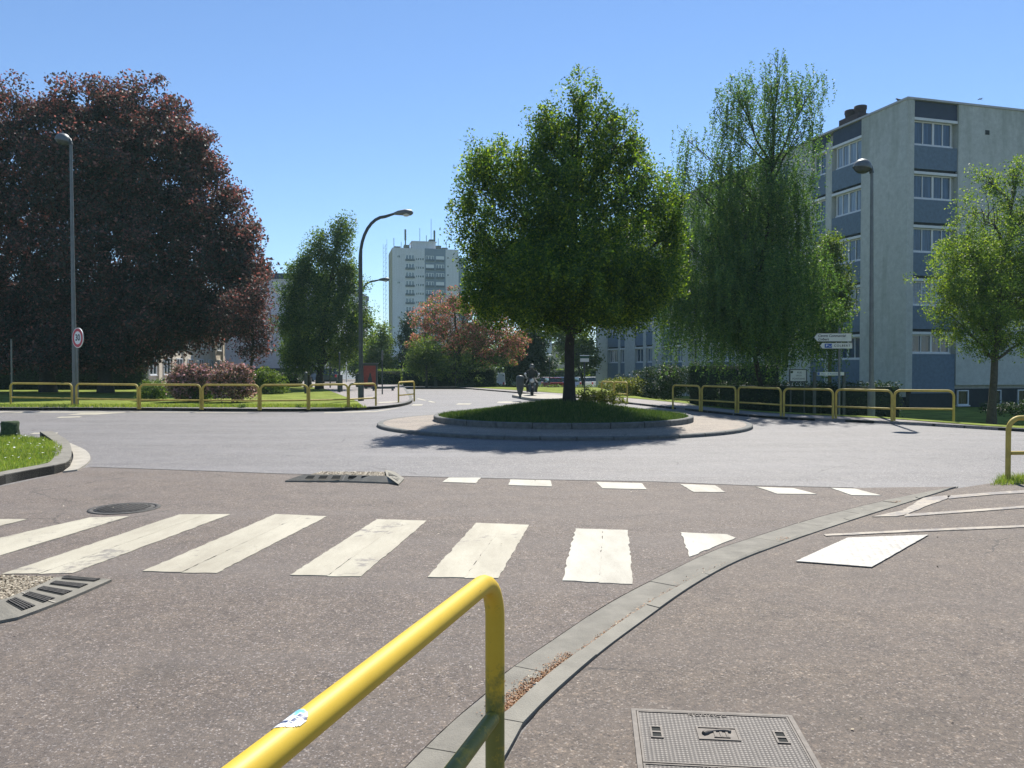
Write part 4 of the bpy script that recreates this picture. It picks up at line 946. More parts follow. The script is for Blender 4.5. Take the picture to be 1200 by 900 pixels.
def shrub(label, D, base, lobes, mat, n, ls, cat='shrub', group=None, z0=.1, spread=.12, stem=True, leaf2=None):
    return tree('shrub', label, cat, group, D, base, lobes, .035, mat, n, ls, 'bark_dark', spread=spread, per=18, shell=3.5, gap=-2, twigs=4, part='foliage', z0=z0, leaf2=leaf2)
sg = 'shrubs on the left verge'
shrub('pink-tipped shrub at the left of the pair under the copper tree', 33.6, (222,470), [(215,440,16,14), (232,438,16,14), (222,455,24,12), (203,450,9,12)], 'leaf_phot', 7000, .11, group=sg)
shrub('large round pink-tipped shrub with red tips at the right of the pair', 33.2, (272,472), [(270,440,20,16), (285,438,12,12), (272,455,24,14), (292,457,9,10), (255,448,12,16)], 'leaf_phot', 9000, .10, group=sg)
shrub('round green shrub behind the second yellow railing', 34.5, (181,474), [(181,455,16,11), (178,462,17,9)], 'leaf_mid', 5000, .07, group=sg)
shrub('dark green shrub in front of the pink-tipped shrubs', 34, (234,474), [(233,453,19,11), (232,462,21,9)], 'leaf_mid', 6500, .07, group=sg)
shrub('light green shrub right of the pink-tipped shrubs', 44, (314,466), [(312,440,14,10), (325,447,12,10), (305,450,14,12), (318,456,20,8)], 'leaf_lit', 6000, .10, group=sg)
shrub('loose golden shrub behind the pair of yellow railings', 43, (722,468), [(722,450,20,8), (742,452,14,9), (735,458,18,6)], 'leaf_gold', 3800, .10, z0=.08)
shrub('low golden cover planting right of the island tree trunk', 22.6, (708,472), [(690,462,16,7), (710,465,20,7), (726,470,10,6), (700,469,24,5)], 'leaf_gold', 3600, .055, 'ground cover plant', z0=.55, spread=.07)
shrub('round clipped shrub against the far end of the flats', 62, (728,462), [(728,447,10,10), (728,455,12,8)], 'leaf_dark', 2600, .10, z0=0)
shrub('dark flat-topped juniper before the ground floor windows', 44, (778,470), [(752,442,14,9), (778,436,26,8), (800,438,18,8), (770,452,34,10), (800,452,26,10), (765,462,34,6)], 'leaf_dark', 15000, .09, z0=-.3, spread=.16)
shrub('low spreading shrub in the shade under the right birch', 30, (1185,487), [(1175,478,26,6), (1210,478,26,7)], 'leaf_dark', 3000, .07, z0=-.5)
shrub('small weed growing at the foot of the left railings', 28.9, (283,480), [(283,476.5,5,3)], 'leaf_mid', 260, .05, 'plant', z0=.11, spread=.05)

def hedge(label, pts, depth, h, mat, dens=170, ls=.10, z0=0.0, lump=.06, group=None):
    a = [Vector((p[0], p[1], 0)) for p in pts]; C = []; core_ = MB()
    for p, q in zip(a[:-1], a[1:]):
        d = (q-p); L_ = d.length; d.normalize(); nn = Vector((-d.y, d.x, 0)); c0, c1 = p+nn*.1, q+nn*.1
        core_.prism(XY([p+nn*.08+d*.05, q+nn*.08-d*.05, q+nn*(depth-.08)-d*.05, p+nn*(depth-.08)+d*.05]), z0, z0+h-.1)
        nf = int(L_*h*dens); nt_ = int(L_*depth*dens)
        for k in range(nf*2): 
            s_, z = random.uniform(0, L_), random.uniform(0, h); r = p+d*s_+nn*(0 if k % 2 else depth); C.append((r.x+random.gauss(0, lump), r.y+random.gauss(0, lump), z0+z))
        for k in range(nt_): s_ = random.uniform(0, L_); r = p+d*s_+nn*random.uniform(0, depth); C.append((r.x, r.y, z0+h+random.gauss(0, lump)))
        for k in range(int(depth*h*dens)):
            for q_ in (p, q): r = q_+nn*random.uniform(0, depth); C.append((r.x+random.gauss(0, lump), r.y, z0+random.uniform(0, h)))
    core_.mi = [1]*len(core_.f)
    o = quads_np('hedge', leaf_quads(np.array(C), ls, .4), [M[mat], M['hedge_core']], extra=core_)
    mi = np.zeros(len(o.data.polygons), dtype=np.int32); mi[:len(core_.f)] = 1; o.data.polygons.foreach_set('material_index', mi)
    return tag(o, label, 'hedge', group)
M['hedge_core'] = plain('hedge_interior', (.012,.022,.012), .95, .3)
hedge('low trimmed hedge right of the red poster panel', [(-13.4,69),(-9.6,69.5)], 1.5, 1.35, 'leaf_lit', 90, .14)
hedge('long dark trimmed hedge under the red-pink tree', [(-9.3,68),(-1.5,67)], 1.6, 1.5, 'leaf_dark', 90, .14)
hedge('long clipped hedge behind the parked cars', [(-6,100),(11.5,97)], 1.6, 2.35, 'leaf_mid', 60, .2, z0=-1.0)
hedge('squared dark hedge between the juniper and the birch trunk', [(9.6,43.5),(14.0,42.0)], 1.4, 2.35, 'leaf_dark', 120, .09, z0=-.6)
hedge('low dark hedge behind the right-hand railings', [(8.6,33.5),(12.2,31.6),(15.2,31.3)], 1.5, 1.5, 'leaf_dark', 150, .08, z0=-.6)
hedge('long dark hedge in the deep shade behind the copper tree trunks', [(-48,53),(-33,52.5),(-24.5,53)], 1.4, 1.9, 'leaf_dark', 80, .13)
hedge('dark hedge left of the mid-left tree', [(-23.2,60),(-16.0,60)], 1.3, 1.2, 'leaf_dark', 80, .13)
hedge('dark low hedge in front of the parking on the left of the island trunk', [(-4.3,62.6),(1.8,62.8)], .8, .30, 'leaf_dark', 80, .12, z0=-.05)
hedge('patchy low shrub border in front of the parked cars', [(2.2,62.8),(9.5,62)], .8, .26, 'leaf_mid', 60, .12, z0=-.1)
# far wood closing the view
C = []
for k in range(420):
    x = random.uniform(-260, 260); 
    C.append((x, random.uniform(300, 340), random.uniform(0, 1)*6+1.5*math.sin(x*.07)+1))
C = np.repeat(np.array(C), 26, axis=0)+RNG.normal(0, 1.6, (420*26, 3))
tag(quads_np('distant_wood', leaf_quads(C, 1.6, .4, .8), M['leaf_mid']), 'far-off wood closing the horizon', 'wood', kind='stuff')
# ================================================================ RAILINGS
def railing(name, a, b, h, r, mat, label, group, bend=.15, mid=.4, z=0.0):
    """tubular hoop with a cross rail between two ground points"""
    a, b = Vector(a), Vector(b); d = b-a; L = d.length; ang = math.atan2(d.y, d.x)
    e = empty(name, (a.x, a.y, z), label, 'railing', group, rz=ang)
    path = [(0, 0, -.02), (0, 0, h-bend)]+[(bend-bend*math.cos(t), 0, h-bend+bend*math.sin(t)) for t in [math.pi/2*k/7 for k in range(1, 7)]]+[(bend, 0, h)]
    path += [(L*.5, 0, h)]+[(L-x, 0, zz) for x, _, zz in path[::-1]]
    mb = MB(); mb.tube([Vector(p)-Vector((0, 0, r if p[2] > h-.02 else 0))*0 for p in path], r, 14); fr = mb.build('hoop', mat, e)
    mb = MB(); mb.tube([(r*.8, 0, h*mid), (L-r*.8, 0, h*mid)], r*.78, 12); mb.build('cross_rail', mat, e)
    return e, fr, L
# foreground railing
zc = .822
pa = Vector((-.06, 2.80, 0)); dirn = Vector((-.43, -1.41, 0)).normalized()
M['yellow_fg'] = None
m, nt, b = _nodes('glossy_yellow_paint_grimy'); co = coord(nt)
n1 = noise(nt, 3.0, 8, .7, co); n2 = noise(nt, 40, 5, .7, coord(nt, (.25, 1, 1))); n4 = noise(nt, 12, 6, .75, co)
c = ramp(nt, n1.outputs[0], [(.3, (.54,.36,.03)), (.7, (.62,.43,.045))]).outputs[0]
sc_ = ramp(nt, n2.outputs[0], [(.66, (0,0,0)), (.74, (.8,.8,.8))]); c = mixc(nt, sc_.outputs[0], c, (.22,.15,.04))
sx = nt.nodes.new('ShaderNodeSeparateXYZ'); nt.links.new(co, sx.inputs[0])
mr = nt.nodes.new('ShaderNodeMapRange'); mr.inputs[1].default_value = .62; mr.inputs[2].default_value = .35; mr.inputs[3].default_value = 0; mr.inputs[4].default_value = .35; nt.links.new(sx.outputs[2], mr.inputs[0])
ad = nt.nodes.new('ShaderNodeMath'); ad.operation = 'ADD'; nt.links.new(n4.outputs[0], ad.inputs[0]); nt.links.new(mr.outputs[0], ad.inputs[1])
gr_ = ramp(nt, ad.outputs[0], [(.62, (0,0,0)), (.82, (.85,.85,.85))]); c = mixc(nt, gr_.outputs[0], c, (.10,.13,.04))
nt.links.new(c, b.inputs['Base Color']); b.inputs['Roughness'].default_value = .5; b.inputs['Specular IOR Level'].default_value = .3; bump(nt, b, n4.outputs[0], .12, .003)
M['yellow_fg'] = m
fg, hoop, Lf = railing('railing', pa, pa+dirn*2.3, zc, .034, M['yellow_fg'], 'glossy yellow tube railing with a round sticker in the foreground', 'yellow tube railings', bend=.15, mid=.40)
# sticker wrapped on the top tube
def wrap(mb, cx, phi0, ru, rphi, r, mi, fn):
    """disc wrapped on the tube; fn(a,b)->bool keeps cells"""
    N = 26
    for i in range(N):
        for j in range(N):
            a0, a1 = -1+2*i/N, -1+2*(i+1)/N; b0, b1 = -1+2*j/N, -1+2*(j+1)/N
            if fn((a0+a1)/2, (b0+b1)/2):
                mb.add([(cx+a*ru, r*math.sin(phi0+bb*rphi), zc+r*math.cos(phi0+bb*rphi)) for a, bb in ((a0, b0), (a1, b0), (a1, b1), (a0, b1))], [(0, 1, 2, 3)], mi, True)
q = None
# distance along the top rail where the sticker sits
sp = W(336, 838, 1.0); best = min((((lambda P: (P.x/P.y*F+600-342)**2)(Vector((pa.x+dirn.x*t, pa.y+dirn.y*t)))), t) for t in [k*.01 for k in range(20, 200)])
sx0 = best[1]; phi = -.35
SD = lambda a, b_: a*a+b_*b_ < 1
mb = MB(); wrap(mb, sx0, phi, .043, 1.05, .0346, 0, SD); st = mb.build('sticker', plain('white_sticker', (.78,.82,.84), .35, .05), hoop, fix=False)
mb = MB()
wrap(mb, sx0, phi, .043, 1.05, .0349, 0, lambda a, b_: a*a+b_*b_ < .93 and a < -.28 and (b_ > -.55) and ((b_+2) % .42 < .24 or a < -.62))
mb.build('sticker_print', plain('sky_blue_print', (.18,.48,.66), .4, .1), st, fix=False)
mb = MB(); wrap(mb, sx0, phi, .043, 1.05, .0350, 0, lambda a, b_: (abs(a-.45) < .12 and abs(b_+.15) < .42) or (abs(b_+.45) < .1 and .05 < a < .75) or (abs(b_-.5) < .09 and -.3 < a < .5 and (int((a+1)*16) % 3)) or (abs(a+.35) < .1 and .35 < b_ < .9))
mb.build('sticker_marks', plain('navy_print', (.04,.06,.14), .4, .1), st, fix=False)

YG = 'yellow tube railings'
LR = [(12.5,84.3,474.6,476.3,'first'), (89.5,161.5,476.4,478.4,'second'), (164,235,478.4,479,'third'), (237.5,303,479,479.6,'fourth'), (305.5,360.5,479.6,479,'fifth'), (362.5,407.5,479,477.6,'sixth'), (409,440.5,477.4,475.5,'seventh')]
for x0, x1, y0, y1, nm in LR:
    a_, b_ = G(x0, y0, .11), G(x1, y1, .11)
    railing('railing', a_, b_, .85, .036, M['rail_far'], f'yellow tube railing on the left kerb, {nm} in the row from the left', YG, .16, .36, .10)
a_, b_ = G(467, 471.8, .11), G(473, 470.5, .11); b_ = a_+Vector((.42, 1.9, 0))
railing('railing', a_, b_, .85, .036, M['rail_far'], 'yellow tube railing seen nearly end-on at the corner of the side road', YG, .16, .36, .10)
RR = [(788.5,820,478.5,481,'first'), (822.5,862,481,484,'second'), (865,915,484,488,'third'), (918.5,976,488.3,491,'fourth'), (979.5,1045,490.5,494,'fifth'), (1048,1117.5,493.3,494.6,'sixth')]
for x0, x1, y0, y1, nm in RR:
    railing('railing', G(x0, y0, .07), G(x1, y1, .07), .86, .033, M['rail_far'], f'yellow tube railing on the far right kerb, {nm} in the row from the left', YG, .15, .42, .06)
for x0, x1, y0, y1, nm in [(705,719,469,470,'left'), (720,735,470.3,471.8,'right')]:
    railing('railing', G(x0, y0, .07), G(x1, y1, .07), .86, .033, M['rail_far'], f'{nm} one of the two small yellow railings behind the island planting', YG, .12, .42, .06)
a_ = G(1181, 565); railing('railing', a_, a_+Vector((1.9, .25, 0)), .85, .034, M['rail_far'], 'yellow tube railing cut off by the right edge beside the near pavement', YG, .17, .44, .02)

# ================================================================ LAMPS, SIGNS
def lamp_dome(D, px, hz, label, lean=0.0, side=-1, r=.07, z0=.1):
    b = W(px, 480, D); e = empty('street_lamp', (b.x, D, z0), label, 'street lamp', 'dome-headed street lamps')
    mb = MB(); mb.tube([(0, 0, -.7), (0, 0, .9)], r*1.5, 14); mb.build('base_door_section', M['steel'], e)
    mb = MB(); mb.tube([(0, 0, .88), (lean*.5, 0, hz*.5), (lean, 0, hz)], [r, r*.8, r*.6], 12); mb.build('pole', M['steel'], e)
    mb = MB(); mb.tube([(lean, 0, hz-.15), (lean+side*.04, 0, hz+.05), (lean+side*.16, 0, hz+.13)], [r*.9, r*.8, r*.7], 10); mb.build('bracket', M['steel_dark'], e)
    c = Matrix.Translation((lean+side*.30, 0, hz+.02)) @ Matrix.Rotation(-side*.18, 4, 'Y')
    mb = MB(); mb.lathe([(.275, 0), (.27, .06), (.235, .15), (.17, .22), (.09, .26), (.001, .275)], 24, M4=c); mb.lathe([(.275, 0), (.285, -.02), (.26, -.03)], 24, M4=c); hd = mb.build('lamp_head', M['steel'], e)
    mb = MB(); mb.lathe([(.255, -.01), (.22, -.09), (.14, -.15), (.001, -.17)], 24, M4=c); mb.build('diffuser', M['steel_dark'], hd)
lamp_dome(30.6, 88, 10.05, 'tall street lamp with a domed head in front of the copper trees', -.05, -1, .085)
lamp_dome(25.2, 1021, 7.7, 'street lamp with a domed head in front of the right-hand flats', -.05, -1, .075, .08)
def lamp_arm(D, px, h, arm, rise, label, py=470):
    b = W(px, py, D); e = empty('street_lamp', (b.x, D, .1), label, 'street lamp', 'curved-arm street lamps')
    mb = MB(); mb.tube([(0, 0, -.1), (0, 0, 1.1)], .13, 12); mb.build('base_door_section', M['steel_dark'], e)
    path = [(0, 0, 1.05), (0, 0, h*.5), (0, 0, h-rise)]+[(arm*.72*(1-math.cos(t)), 0, h-rise+rise*.93*math.sin(t)) for t in [math.pi/2*k/8 for k in range(1, 9)]]+[(arm, 0, h)]
    mb = MB(); mb.tube(path, [.10, .09, .085]+[.07]*8+[.05], 12); mb.build('pole', M['steel_dark'], e)
    mb = MB(); mb.tube([(arm-.05, 0, h-.01), (arm+.15, 0, h+.03), (arm+.45, 0, h+.05), (arm+.72, 0, h+.04), (arm+.8, 0, h+.02)], [.05, .10, .14, .12, .03], 14); hd = mb.build('lamp_head', M['steel'], e)
    mb = MB(); c = Matrix.Translation((arm+.5, 0, h+.0)) @ Matrix.Scale(1.5, 4, (1, 0, 0)); mb.lathe([(.12, 0), (.11, -.07), (.06, -.12), (.001, -.135)], 16, M4=c); mb.build('lamp_bowl', M['lamp_glass'], hd)
lamp_arm(35.0, 423, 8.15, 1.5, 1.9, 'tall street lamp with a curved arm in front of the mid-left tree')
lamp_arm(60.0, 424, 8.0, 1.3, 1.2, 'smaller curved-arm street lamp partly hidden behind the nearer curved lamp', 456)
# little lantern among the cars
b = W(644, 452, 66); e = empty('street_lamp', (b.x, 66, -.3), 'small post lamp with a flat pale head left of the island trunk', 'street lamp')
mb = MB(); mb.tube([(0, 0, -.2), (0, 0, 2.75)], .045, 8); mb.build('pole', M['steel_dark'], e)
mb = MB(); mb.lathe([(.05, 2.72), (.16, 2.78), (.30, 2.84), (.30, 2.9), (.001, 2.94)], 16); mb.build('lamp_head', M['white'], e)
# white post lamp far left
b = W(406, 449, 80); e = empty('street_lamp', (b.x, 80, 0), 'thin pale post far up the side road left of the curved lamp', 'street lamp')
mb = MB(); mb.tube([(0, 0, -.2), (0, 0, 2.5)], .06, 8); mb.build('pole', M['white'], e); mb = MB(); mb.lathe([(.07, 2.45), (.2, 2.55), (.2, 2.7), (.001, 2.8)], 12); mb.build('lamp_head', M['white'], e)
b = W(14, 470, 33.5); e = empty('post', (b.x, 33.5, .1), 'thin upright metal post in the shade at the far left', 'post')
mb = MB(); mb.tube([(0, 0, -.1), (0, 0, 1.0), (.0, 0, 2.65)], [.05, .035, .03], 8); mb.box(-.07, .02, -.04, .04, .62, .72); mb.build('pole', M['steel'], e)

RX = Matrix.Rotation(R(90), 4, 'X')
# speed limit sign
e = empty('speed_limit_sign', (W(90.3, 470, 30.0).x, 30.0, .11), 'round red and white 30 speed limit sign beside the tall lamp', 'road sign')
mb = MB(); mb.tube([(0, .06, -.1), (0, .06, 2.9)], .03, 10); mb.build('post', M['steel'], e)
Msg = Matrix.Translation((.06, 0, 2.56)) @ Matrix.Rotation(R(-33), 4, 'Z') @ Matrix.Rotation(R(90), 4, 'X')
mb = MB(); mb.lathe([(.001, -.012), (.375, -.012), (.375, .012), (.001, .012)], 40, M4=Msg, smooth=False); d_ = mb.build('disc', M['white'], e)
mb = MB(); mb.lathe([(.245, .0135), (.35, .0135), (.35, .0165), (.245, .0165)], 40, M4=Msg, smooth=False); mb.build('red_ring', M['red'], d_)
text('30', .33, M['black'], d_, Msg @ Matrix.Translation((0, 0, .0135)), .003, bold=.006)
# direction signs
b = W(984, 480, 26.5); e = empty('direction_sign', (b.x, 26.5, .09), 'pair of pale arrow signs on a post in front of the birch and the flats', 'direction sign')
mb = MB(); mb.tube([(0, .06, -.9), (0, .06, 2.78)], .038, 10); mb.build('post', M['steel'], e)
def arrow(x0, x1, z0, z1, tip, y, label=None):
    zm = (z0+z1)/2; mb = MB(); pts = [(x0, zm), (x0+tip, z0), (x1, z0), (x1, z1), (x0+tip, z1)]
    mb.add([(x, y-.02, z) for x, z in pts]+[(x, y+.01, z) for x, z in pts], [tuple(range(5)), tuple(range(5, 10))[::-1]]+[(i, (i+1) % 5, (i+1) % 5+5, i+5) for i in range(5)])
    return mb.build('arrow_board', [M['sign_pale']], e)
M['sign_pale'] = plain('aged_sign_face', (.56,.58,.54), .5, .08)
k = 26.5/F; xz = lambda px: (px-984)*k; zz = lambda py: W(984, py, 26.5).z-.09
a1 = arrow(xz(953), xz(997.2), zz(400.2), zz(390.6), .11, 0)
# dark border
def border(x0, x1, z0, z1, tip, y, par, wd=.012):
    zm = (z0+z1)/2; pts = [Vector((x0, 0, zm)), Vector((x0+tip, 0, z0)), Vector((x1, 0, z0)), Vector((x1, 0, z1)), Vector((x0+tip, 0, z1))]; mb = MB()
    for p, q in zip(pts, pts[1:]+pts[:1]): mb.tube([(p.x, y, p.z), (q.x, y, q.z)], wd/2, 4)
    mb.build('border', M['black'], par)
border(xz(953), xz(997.2), zz(400.2), zz(390.6), .11, -.02, a1)
TS = lambda x, z, y=-.0215: Matrix.Translation((x, y, z)) @ RX
text('Centre Commercial', .112, M['black'], a1, TS(xz(957.5), zz(393.6)), .002, .25, align='LEFT', bold=.0015)
text('Colbert', .112, M['black'], a1, TS(xz(957.5), zz(397.7)), .002, .25, align='LEFT', bold=.0015)
a2 = arrow(xz(960), xz(998), zz(408.6), zz(401.8), .08, 0); border(xz(960), xz(998), zz(408.6), zz(401.8), .08, -.02, a2)
mb = MB(); mb.box(xz(965.5), xz(974), -.024, -.0205, zz(407.6), zz(402.8)); mb.build('blue_symbol', M['blue'], a2)
text('P', .10, M['white'], a2, TS(xz(968), zz(405.2), -.0245), .001, bold=.002)
mb = MB(); mb.tube([(xz(970), -.025, zz(404)), (xz(970.8), -.025, zz(406)), (xz(973), -.025, zz(406)), (xz(973.3), -.025, zz(404.2))], .006, 4); mb.build('trolley_symbol', M['white'], a2)
text('COLBERT', .10, M['black'], a2, TS(xz(986), zz(405.2)), .002, spacing=1.35, bold=.0015)
# street name sign low between two dark posts
e = empty('street_name_sign', (W(973, 450, 29.5).x, 29.5, .09), 'low street name plate between two dark posts behind the right railings', 'street sign')
k2 = 29.5/F; z_ = lambda py: W(973, py, 29.5).z-.09
for dx in (-18*k2, 16.5*k2): mb = MB(); mb.box(dx-.045, dx+.045, -.0, .09, -.9, z_(436)); mb.build('post', M['steel_dark'], e)
mb = MB(); mb.box(-16*k2, 15.6*k2, -.04, -.002, z_(440), z_(436)); pt = mb.build('plate', M['sign_pale'], e)
text('Rue  d\u2019Automne', .095, M['blue'], pt, Matrix.Translation((0, -.0415, z_(438))) @ RX, .001, spacing=1.1)
mb = MB(); mb.box(-15.8*k2, -13*k2, -.043, -.0405, z_(439.6), z_(436.4)); mb.build('crest', M['blue'], pt)
# notice board
e = empty('notice_board', (W(935, 455, 31.0).x, 31.0, .09), 'square pale notice board with a dark frame in front of the birch trunk side wall', 'notice board')
k3 = 31.0/F; z3 = lambda py: W(935, py, 31).z-.09
mb = MB(); mb.box(-9.6*k3, 9.6*k3, -.02, .02, z3(446.8), z3(433.2)); bd = mb.build('board', M['sign_pale'], e)
mb = MB()
for x0, x1, y0, y1 in ((-10.2, 10.2, 433.6, 432.6), (-10.2, 10.2, 447.4, 446.4), (-10.2, -9.2, 446.4, 433.6), (9.2, 10.2, 446.4, 433.6)): mb.box(x0*k3, x1*k3, -.04, .03, z3(y0), z3(y1))
mb.build('frame', M['steel_dark'], e)
for dx in (-8*k3, 8*k3): mb = MB(); mb.tube([(dx, .04, -.9), (dx, .04, z3(433))], .03, 8); mb.build('post', M['steel_dark'], e)
text('RUE', .10, M['black'], bd, Matrix.Translation((.05, -.022, z3(436.6))) @ RX, .001); text('DE LA', .08, M['black'], bd, Matrix.Translation((.03, -.022, z3(440.2))) @ RX, .001); text('FONTAINE', .10, M['black'], bd, Matrix.Translation((.02, -.022, z3(444))) @ RX, .001)
mb = MB(); mb.lathe([(.001, 0), (.05, 0), (.05, .004), (.001, .004)], 16, M4=Matrix.Translation((-7.4*k3, -.022, z3(436))) @ Matrix.Rotation(R(90), 4, 'X')); mb.build('emblem', M['moss'], bd)
# green-topped sign beyond the island
b = W(685, 462, 33); e = empty('information_sign', (b.x, 33, .08), 'small white board under a dark green header right of the island trunk', 'sign')
k4 = 33/F; z4 = lambda py: W(685, py, 33).z-.08
mb = MB(); mb.tube([(0, .05, -.1), (0, .05, z4(415.8))], .03, 8); mb.build('post', M['steel_dark'], e)
mb = MB(); mb.box(-5.2*k4, 5.2*k4, -.02, .02, z4(424), z4(420)); mb.build('white_board', M['sign_pale'], e)
mb = MB(); mb.box(-5.2*k4, 5.2*k4, -.02, .02, z4(419.8), z4(417.2)); mb.build('green_board', plain('green_sign', (.02,.08,.06), .5, .1), e)
mb = MB(); mb.box(-5.4*k4, 5.4*k4, -.10, .06, z4(417.0), z4(416.2)); mb.build('cap', M['white'], e)
# red poster panel
b = W(434, 457, 56); e = empty('poster_panel', (b.x, 56, .11), 'red poster panel with a dark figure shape behind the curved lamp pole', 'advertising panel')
k5 = 56/F; z5 = lambda py: W(434, py, 56).z-.11
mb = MB(); mb.box(-8.6*k5, 8.4*k5, -.08, .08, z5(454.5), z5(426.5)); cs = mb.build('case', M['steel_dark'], e)
mb = MB(); mb.box(-7.6*k5, 6.6*k5, -.095, -.078, z5(452.5), z5(428.5)); po = mb.build('poster', M['redpanel'], cs)
mb = MB(); pts = [(-2.6, 448), (2.6, 448), (2.2, 444), (1.4, 441), (1.0, 438), (.2, 436.5), (-.8, 438), (-1.2, 441), (-2.4, 444)]
mb.add([(x*k5, -.098, z5(y)) for x, y in pts], [tuple(range(len(pts)))]); mb.build('figure_shape', M['steel_dark'], po)
mb = MB(); mb.box(-9.2*k5, 9.4*k5, -.14, .14, z5(426.4), z5(425.2)); mb.build('cap', M['steel'], e)
for dx in (-5*k5, 4*k5): mb = MB(); mb.box(dx-.08, dx+.08, -.05, .05, -.05, z5(454.3)); mb.build('foot', M['steel_dark'], e)
e = empty('litter_bin', (W(421, 457, 55).x, 55, .11), 'dark litter bin left of the red poster panel', 'litter bin')
mb = MB(); mb.lathe([(.22, .12), (.25, .2), (.27, .85), (.24, .9), (.001, .92)], 16); mb.tube([(0, 0, -.05), (0, 0, .15)], .05, 8); mb.build('drum', M['steel_dark'], e)
mb = MB(); mb.lathe([(.28, .92), (.28, .96), (.1, 1.08), (.001, 1.1)], 16); mb.build('lid', M['steel_dark'], e)
def bollard(px, D, h, r, label, name='post', z0=.11, cat='post', sign=False, grp=None):
    b = W(px, 460, D); e = empty(name, (b.x, D, z0), label, cat, grp)
    mb = MB(); mb.tube([(0, 0, -.1), (0, 0, h)], r, 10); mb.build('shaft', M['steel_dark'], e)
    mb = MB(); mb.lathe([(r*1.15, h-.02), (r*1.15, h+.03), (.001, h+.07)], 12); mb.build('cap', M['steel'], e)
    if sign: mb = MB(); mb.box(-.02, .02, -.25, .25, h-.5, h); mb.build('edge_on_plate', M['steel_dark'], e)
bollard(448, 43.5, 2.35, .035, 'thin dark sign post right of the red poster panel', sign=True)
bollard(398, 47.0, 2.3, .055, 'slim dark post on the grass left of the curved lamp')
bollard(398.5, 48.5, 1.0, .16, 'short thick dark bollard at the foot of the slim post', 'bollard', cat='bollard')
bollard(387, 58.0, 3.4, .05, 'thin post in front of the parked dark estate car')
bollard(358.5, 44.5, 1.15, .09, 'dark bollard under the mid-left tree behind the fifth railing', 'bollard', cat='bollard')
bollard(534, 66.0, 1.9, .04, 'thin post before the dark hedge under the red-pink tree')
bollard(510.5, 66.5, 1.8, .14, 'white and black marker post before the dark hedge', 'marker_post', cat='marker post')
e = empty('low_barrier', (W(449, 458, 50.5).x, 50.5, .11), 'low dark timber rail on the pavement by the thin sign post', 'barrier')
mb = MB(); mb.box(-.75, .75, -.06, .06, .12, .26, M4=Matrix.Rotation(.35, 4, 'Z')); mb.build('rail', M['steel_dark'], e)
for dx in (-.6, .6): mb = MB(); mb.box(dx-.06, dx+.06, -.05, .05, -.05, .12, M4=Matrix.Rotation(.35, 4, 'Z')); mb.build('foot', M['steel_dark'], e)
mb = MB(); pts = [(0.17*math.cos(a)*(1+.12*math.sin(3*a)), .16*math.sin(a)*(1+.1*math.cos(2*a))) for a in [2*math.pi*k/18 for k in range(18)]]
vs = []; 
for z, s_ in ((-.03, 1.05), (.06, 1.04), (.18, 1.0), (.29, .98), (.32, .86)): vs += [(x*s_+random.uniform(-.01, .01), y*s_+random.uniform(-.01, .01), z+random.uniform(-.008, .008)) for x, y in pts]
mb.add(vs, [(l*18+k, l*18+(k+1) % 18, (l+1)*18+(k+1) % 18, (l+1)*18+k) for l in range(4) for k in range(18)]+[tuple(range(72, 90))], 0, True)
o = mb.build('stone_block', M['moss']); q = G(11, 513, .1); o.location = (q.x, q.y, .12); tag(o, 'mossy stone block standing on the left corner grass', 'stone')

# splitter island with a keep-right bollard and the rider
sc0 = G(628, 467.3); mb = MB()
pts = [G(600,465.8), G(612,464.2), G(645,464.8), G(662,467.2), G(655,470), G(625,470)]
mb.prism(XY(resample(pts+[pts[0]], .3)[:-1]), -.02, .13, bottom=False); struct(mb.build('traffic_island', M['kerb_light']))
b = G(609.5, 467, .13); e = empty('traffic_bollard', (b.x, b.y, .13), 'dark tapering traffic bollard on the small splitter island', 'bollard')
mb = MB(); mb.lathe([(.06, -.02), (.06, .16), (.10, .2), (.16, .45), (.19, .75), (.19, .95), (.15, 1.05), (.001, 1.08)], 16); mb.build('shell', M['steel_dark'], e)
mb = MB(); mb.lathe([(.12, -.01), (.12, .03), (.05, .05)], 16); mb.build('foot', M['steel'], e)
# motorcycle, front on
b = G(625, 468.5, 0); mx_, my_ = b.x, 42.5
mc = empty('motorcycle', (mx_, my_-.9, .0), 'dark motorcycle with mirrors facing us beside the splitter island', 'motorcycle', rz=0)
def wheel(y, par):
    mb = MB(); Mx = Matrix.Translation((0, y, .31)) @ Matrix.Rotation(R(90), 4, 'Y')
    mb.lathe([(.20, -.05), (.29, -.06), (.315, -.03), (.315, .03), (.29, .06), (.20, .05)], 24, M4=Mx); wh = mb.build('wheel', M['rubber'], par)
    mb = MB(); mb.lathe([(.001, -.02), (.2, -.03), (.2, .03), (.001, .02)], 20, M4=Mx); mb.build('rim', M['steel'], wh)
wheel(-.7, mc); wheel(.7, mc)
mb = MB(); mb.tube([(0, -.45, .75), (0, -.2, .88), (0, .1, .86), (0, .35, .80)], [.1, .17, .17, .12], 12); mb.build('fuel_tank', M['steel_dark'], mc)
mb = MB(); mb.tube([(0, .3, .80), (0, .6, .82), (0, .95, .88)], [.13, .13, .08], 10); mb.build('seat', M['black'], mc)
mb = MB(); mb.box(-.2, .2, -.3, .35, .3, .68); mb.tube([(0, -.4, .75), (0, .1, .35), (0, .7, .31)], .04, 6); mb.build('engine', M['steel_dark'], mc)
for s_ in (-.1, .1): mb = MB(); mb.tube([(s_, -.7, .31), (s_, -.42, .98)], .03, 8); mb.build('fork', M['steel'], mc)
mb = MB(); mb.tube([(-.38, -.25, 1.02), (-.15, -.4, 1.0), (.15, -.4, 1.0), (.38, -.25, 1.02)], .018, 8); mb.build('handlebar', M['steel_dark'], mc)
